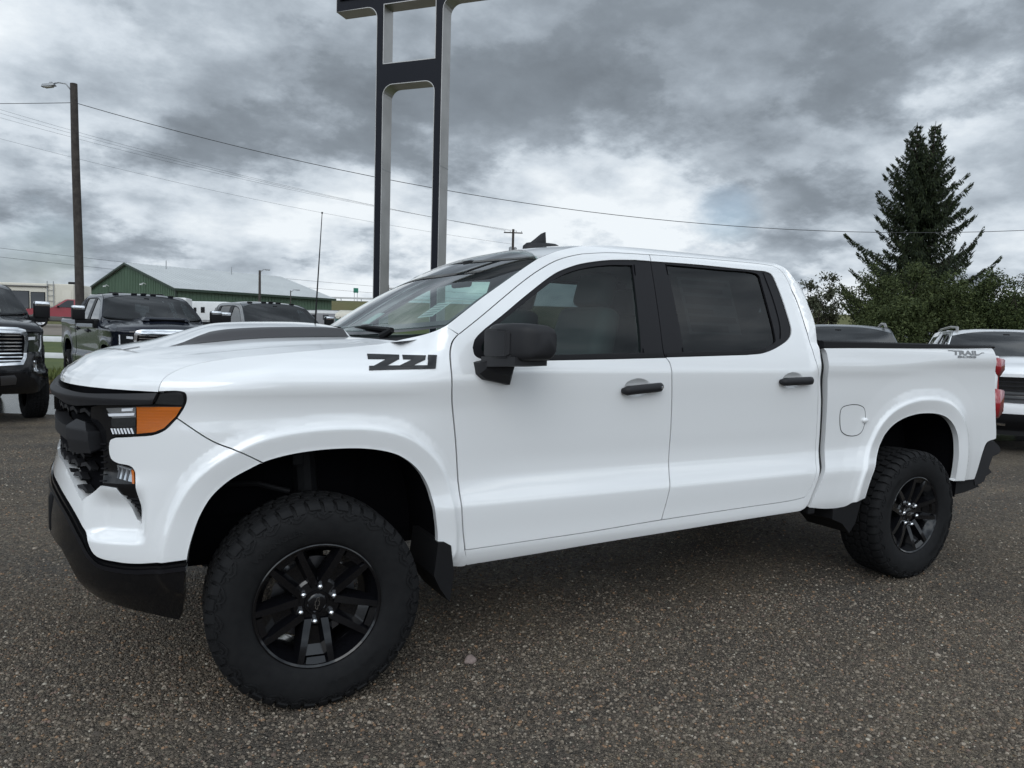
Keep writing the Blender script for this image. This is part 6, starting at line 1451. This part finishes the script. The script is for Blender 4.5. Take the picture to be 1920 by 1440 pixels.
def bush(lat, dep, rx, rz_, n, mat, label, seed, sparse=0.0, stems=7, base=.2, name='bush', leaf=.085):
    rg = np.random.default_rng(seed); x, y = ld(lat, dep); zb = hz(x, y); S = empty(name, (x, y, zb)); tag(S, label, 'bush' if name == 'bush' else 'tree', 'hedge of bushes and small trees')
    bm = bmesh.new(); lobes = []
    for i in range(stems):
        a = rg.random() * 6.28; rr = rx * (.15 + .75 * rg.random()**.7); hh = rz_ * (.50 + .48 * rg.random()); tip = np.array([rr * math.cos(a), rr * math.sin(a), hh])
        mid = tip * [.35, .35, .55]; b_tube(bm, [(0, 0, -.1), tuple(mid), tuple(tip)], [.05, .03, .008], 5, cap=False); lobes.append((tip, (.32 + .3 * rg.random()) * rx * .75))
        for j in range(5):
            t = .35 + .6 * rg.random(); p = mid + (tip - mid) * t; q = p + rg.normal(size=3) * [.45, .45, .35] * rx * .45; q[2] = max(q[2], .2)
            b_tube(bm, [tuple(p), tuple(q)], [.014, .004], 4, cap=False); lobes.append((q, (.20 + .28 * rg.random()) * rx * .8))
    C = []
    per = n // len(lobes)
    for p, r in lobes:
        d = unit(rg.normal(size=(per, 3))); rad = r * rg.random(per)**(.45 if not sparse else .7); C.append(p + d * rad[:, None] * [1, 1, .85])
    C = np.vstack(C); C = C[C[:, 2] > base * .3]
    if base < .5:    # skirt down to the ground
        m_ = n // 3; a = rg.random(m_) * 6.28; rr = rx * (.35 + .6 * rg.random(m_)); C = np.vstack([C, np.stack([rr * np.cos(a), rr * np.sin(a), rz_ * .62 * rg.random(m_)], 1)])
    # leave irregular gaps
    ph = rg.random(3) * 6; g = np.sin(C[:, 0] * 3.1 + ph[0]) * np.sin(C[:, 1] * 2.7 + ph[1]) * np.sin(C[:, 2] * 3.3 + ph[2]); C = C[g < .42 - .5 * sparse]
    k = len(C); dn = unit(rg.normal(size=(k, 3)) + [0, 0, .2]); ln = leaf * (.6 + .8 * rg.random((k, 1)))
    bmk('stems', bm, BARK, S); quads('foliage', C, dn * ln, unit(np.cross(dn, rg.normal(size=(k, 3)))) * ln * .42, mat, S, rg.random(k)**1.5)
LEAF1 = leaf_mat('olive leaves', (.030, .042, .014), (.080, .098, .034)); LEAF2 = leaf_mat('green leaves', (.030, .044, .016), (.080, .100, .034)); LEAF3 = leaf_mat('dull leaves', (.030, .036, .020), (.10, .105, .065))
bush(13.6, 33.5, 1.25, 4.0, 5200, LEAF3, 'sparse small tree right behind the cab corner', 21, sparse=.5, stems=6, base=1.6, name='small_tree', leaf=.07)
bush(14.9, 34.5, .95, 3.0, 2200, LEAF3, 'thin bare-twigged shrub between the cab corner and the hedge', 22, sparse=.6, stems=9, base=.8, leaf=.05)
for i, (la, de, rx, rz_, mt, lab) in enumerate(((17.0, 33, 1.9, 3.9, LEAF1, 'olive green bush at the left end of the hedge under the spruce'), (18.9, 32.5, 1.7, 3.3, LEAF1, 'low olive bush in front of the spruce trunk'), (20.6, 33.5, 1.9, 3.7, LEAF2, 'green bush in the hedge right of the spruce trunk'), (22.2, 32, 1.6, 3.1, LEAF2, 'low green bush in the hedge above the white crossover roof'), (22.9, 35, 1.7, 3.4, LEAF1, 'bush behind the gap between spruce and the right hedge end'), (24.0, 31.5, 2.0, 4.15, LEAF3, 'tall loose bush with pale specks at the right edge'), (15.8, 31, 1.5, 2.5, LEAF1, 'low bush behind the grey crossover roof'), (26.2, 31, 2.0, 4.0, LEAF3, 'last bush of the hedge, cut by the right edge'))):
    bush(la, de, rx, rz_, 15000, mt, lab, 40 + i, stems=13, leaf=.062)
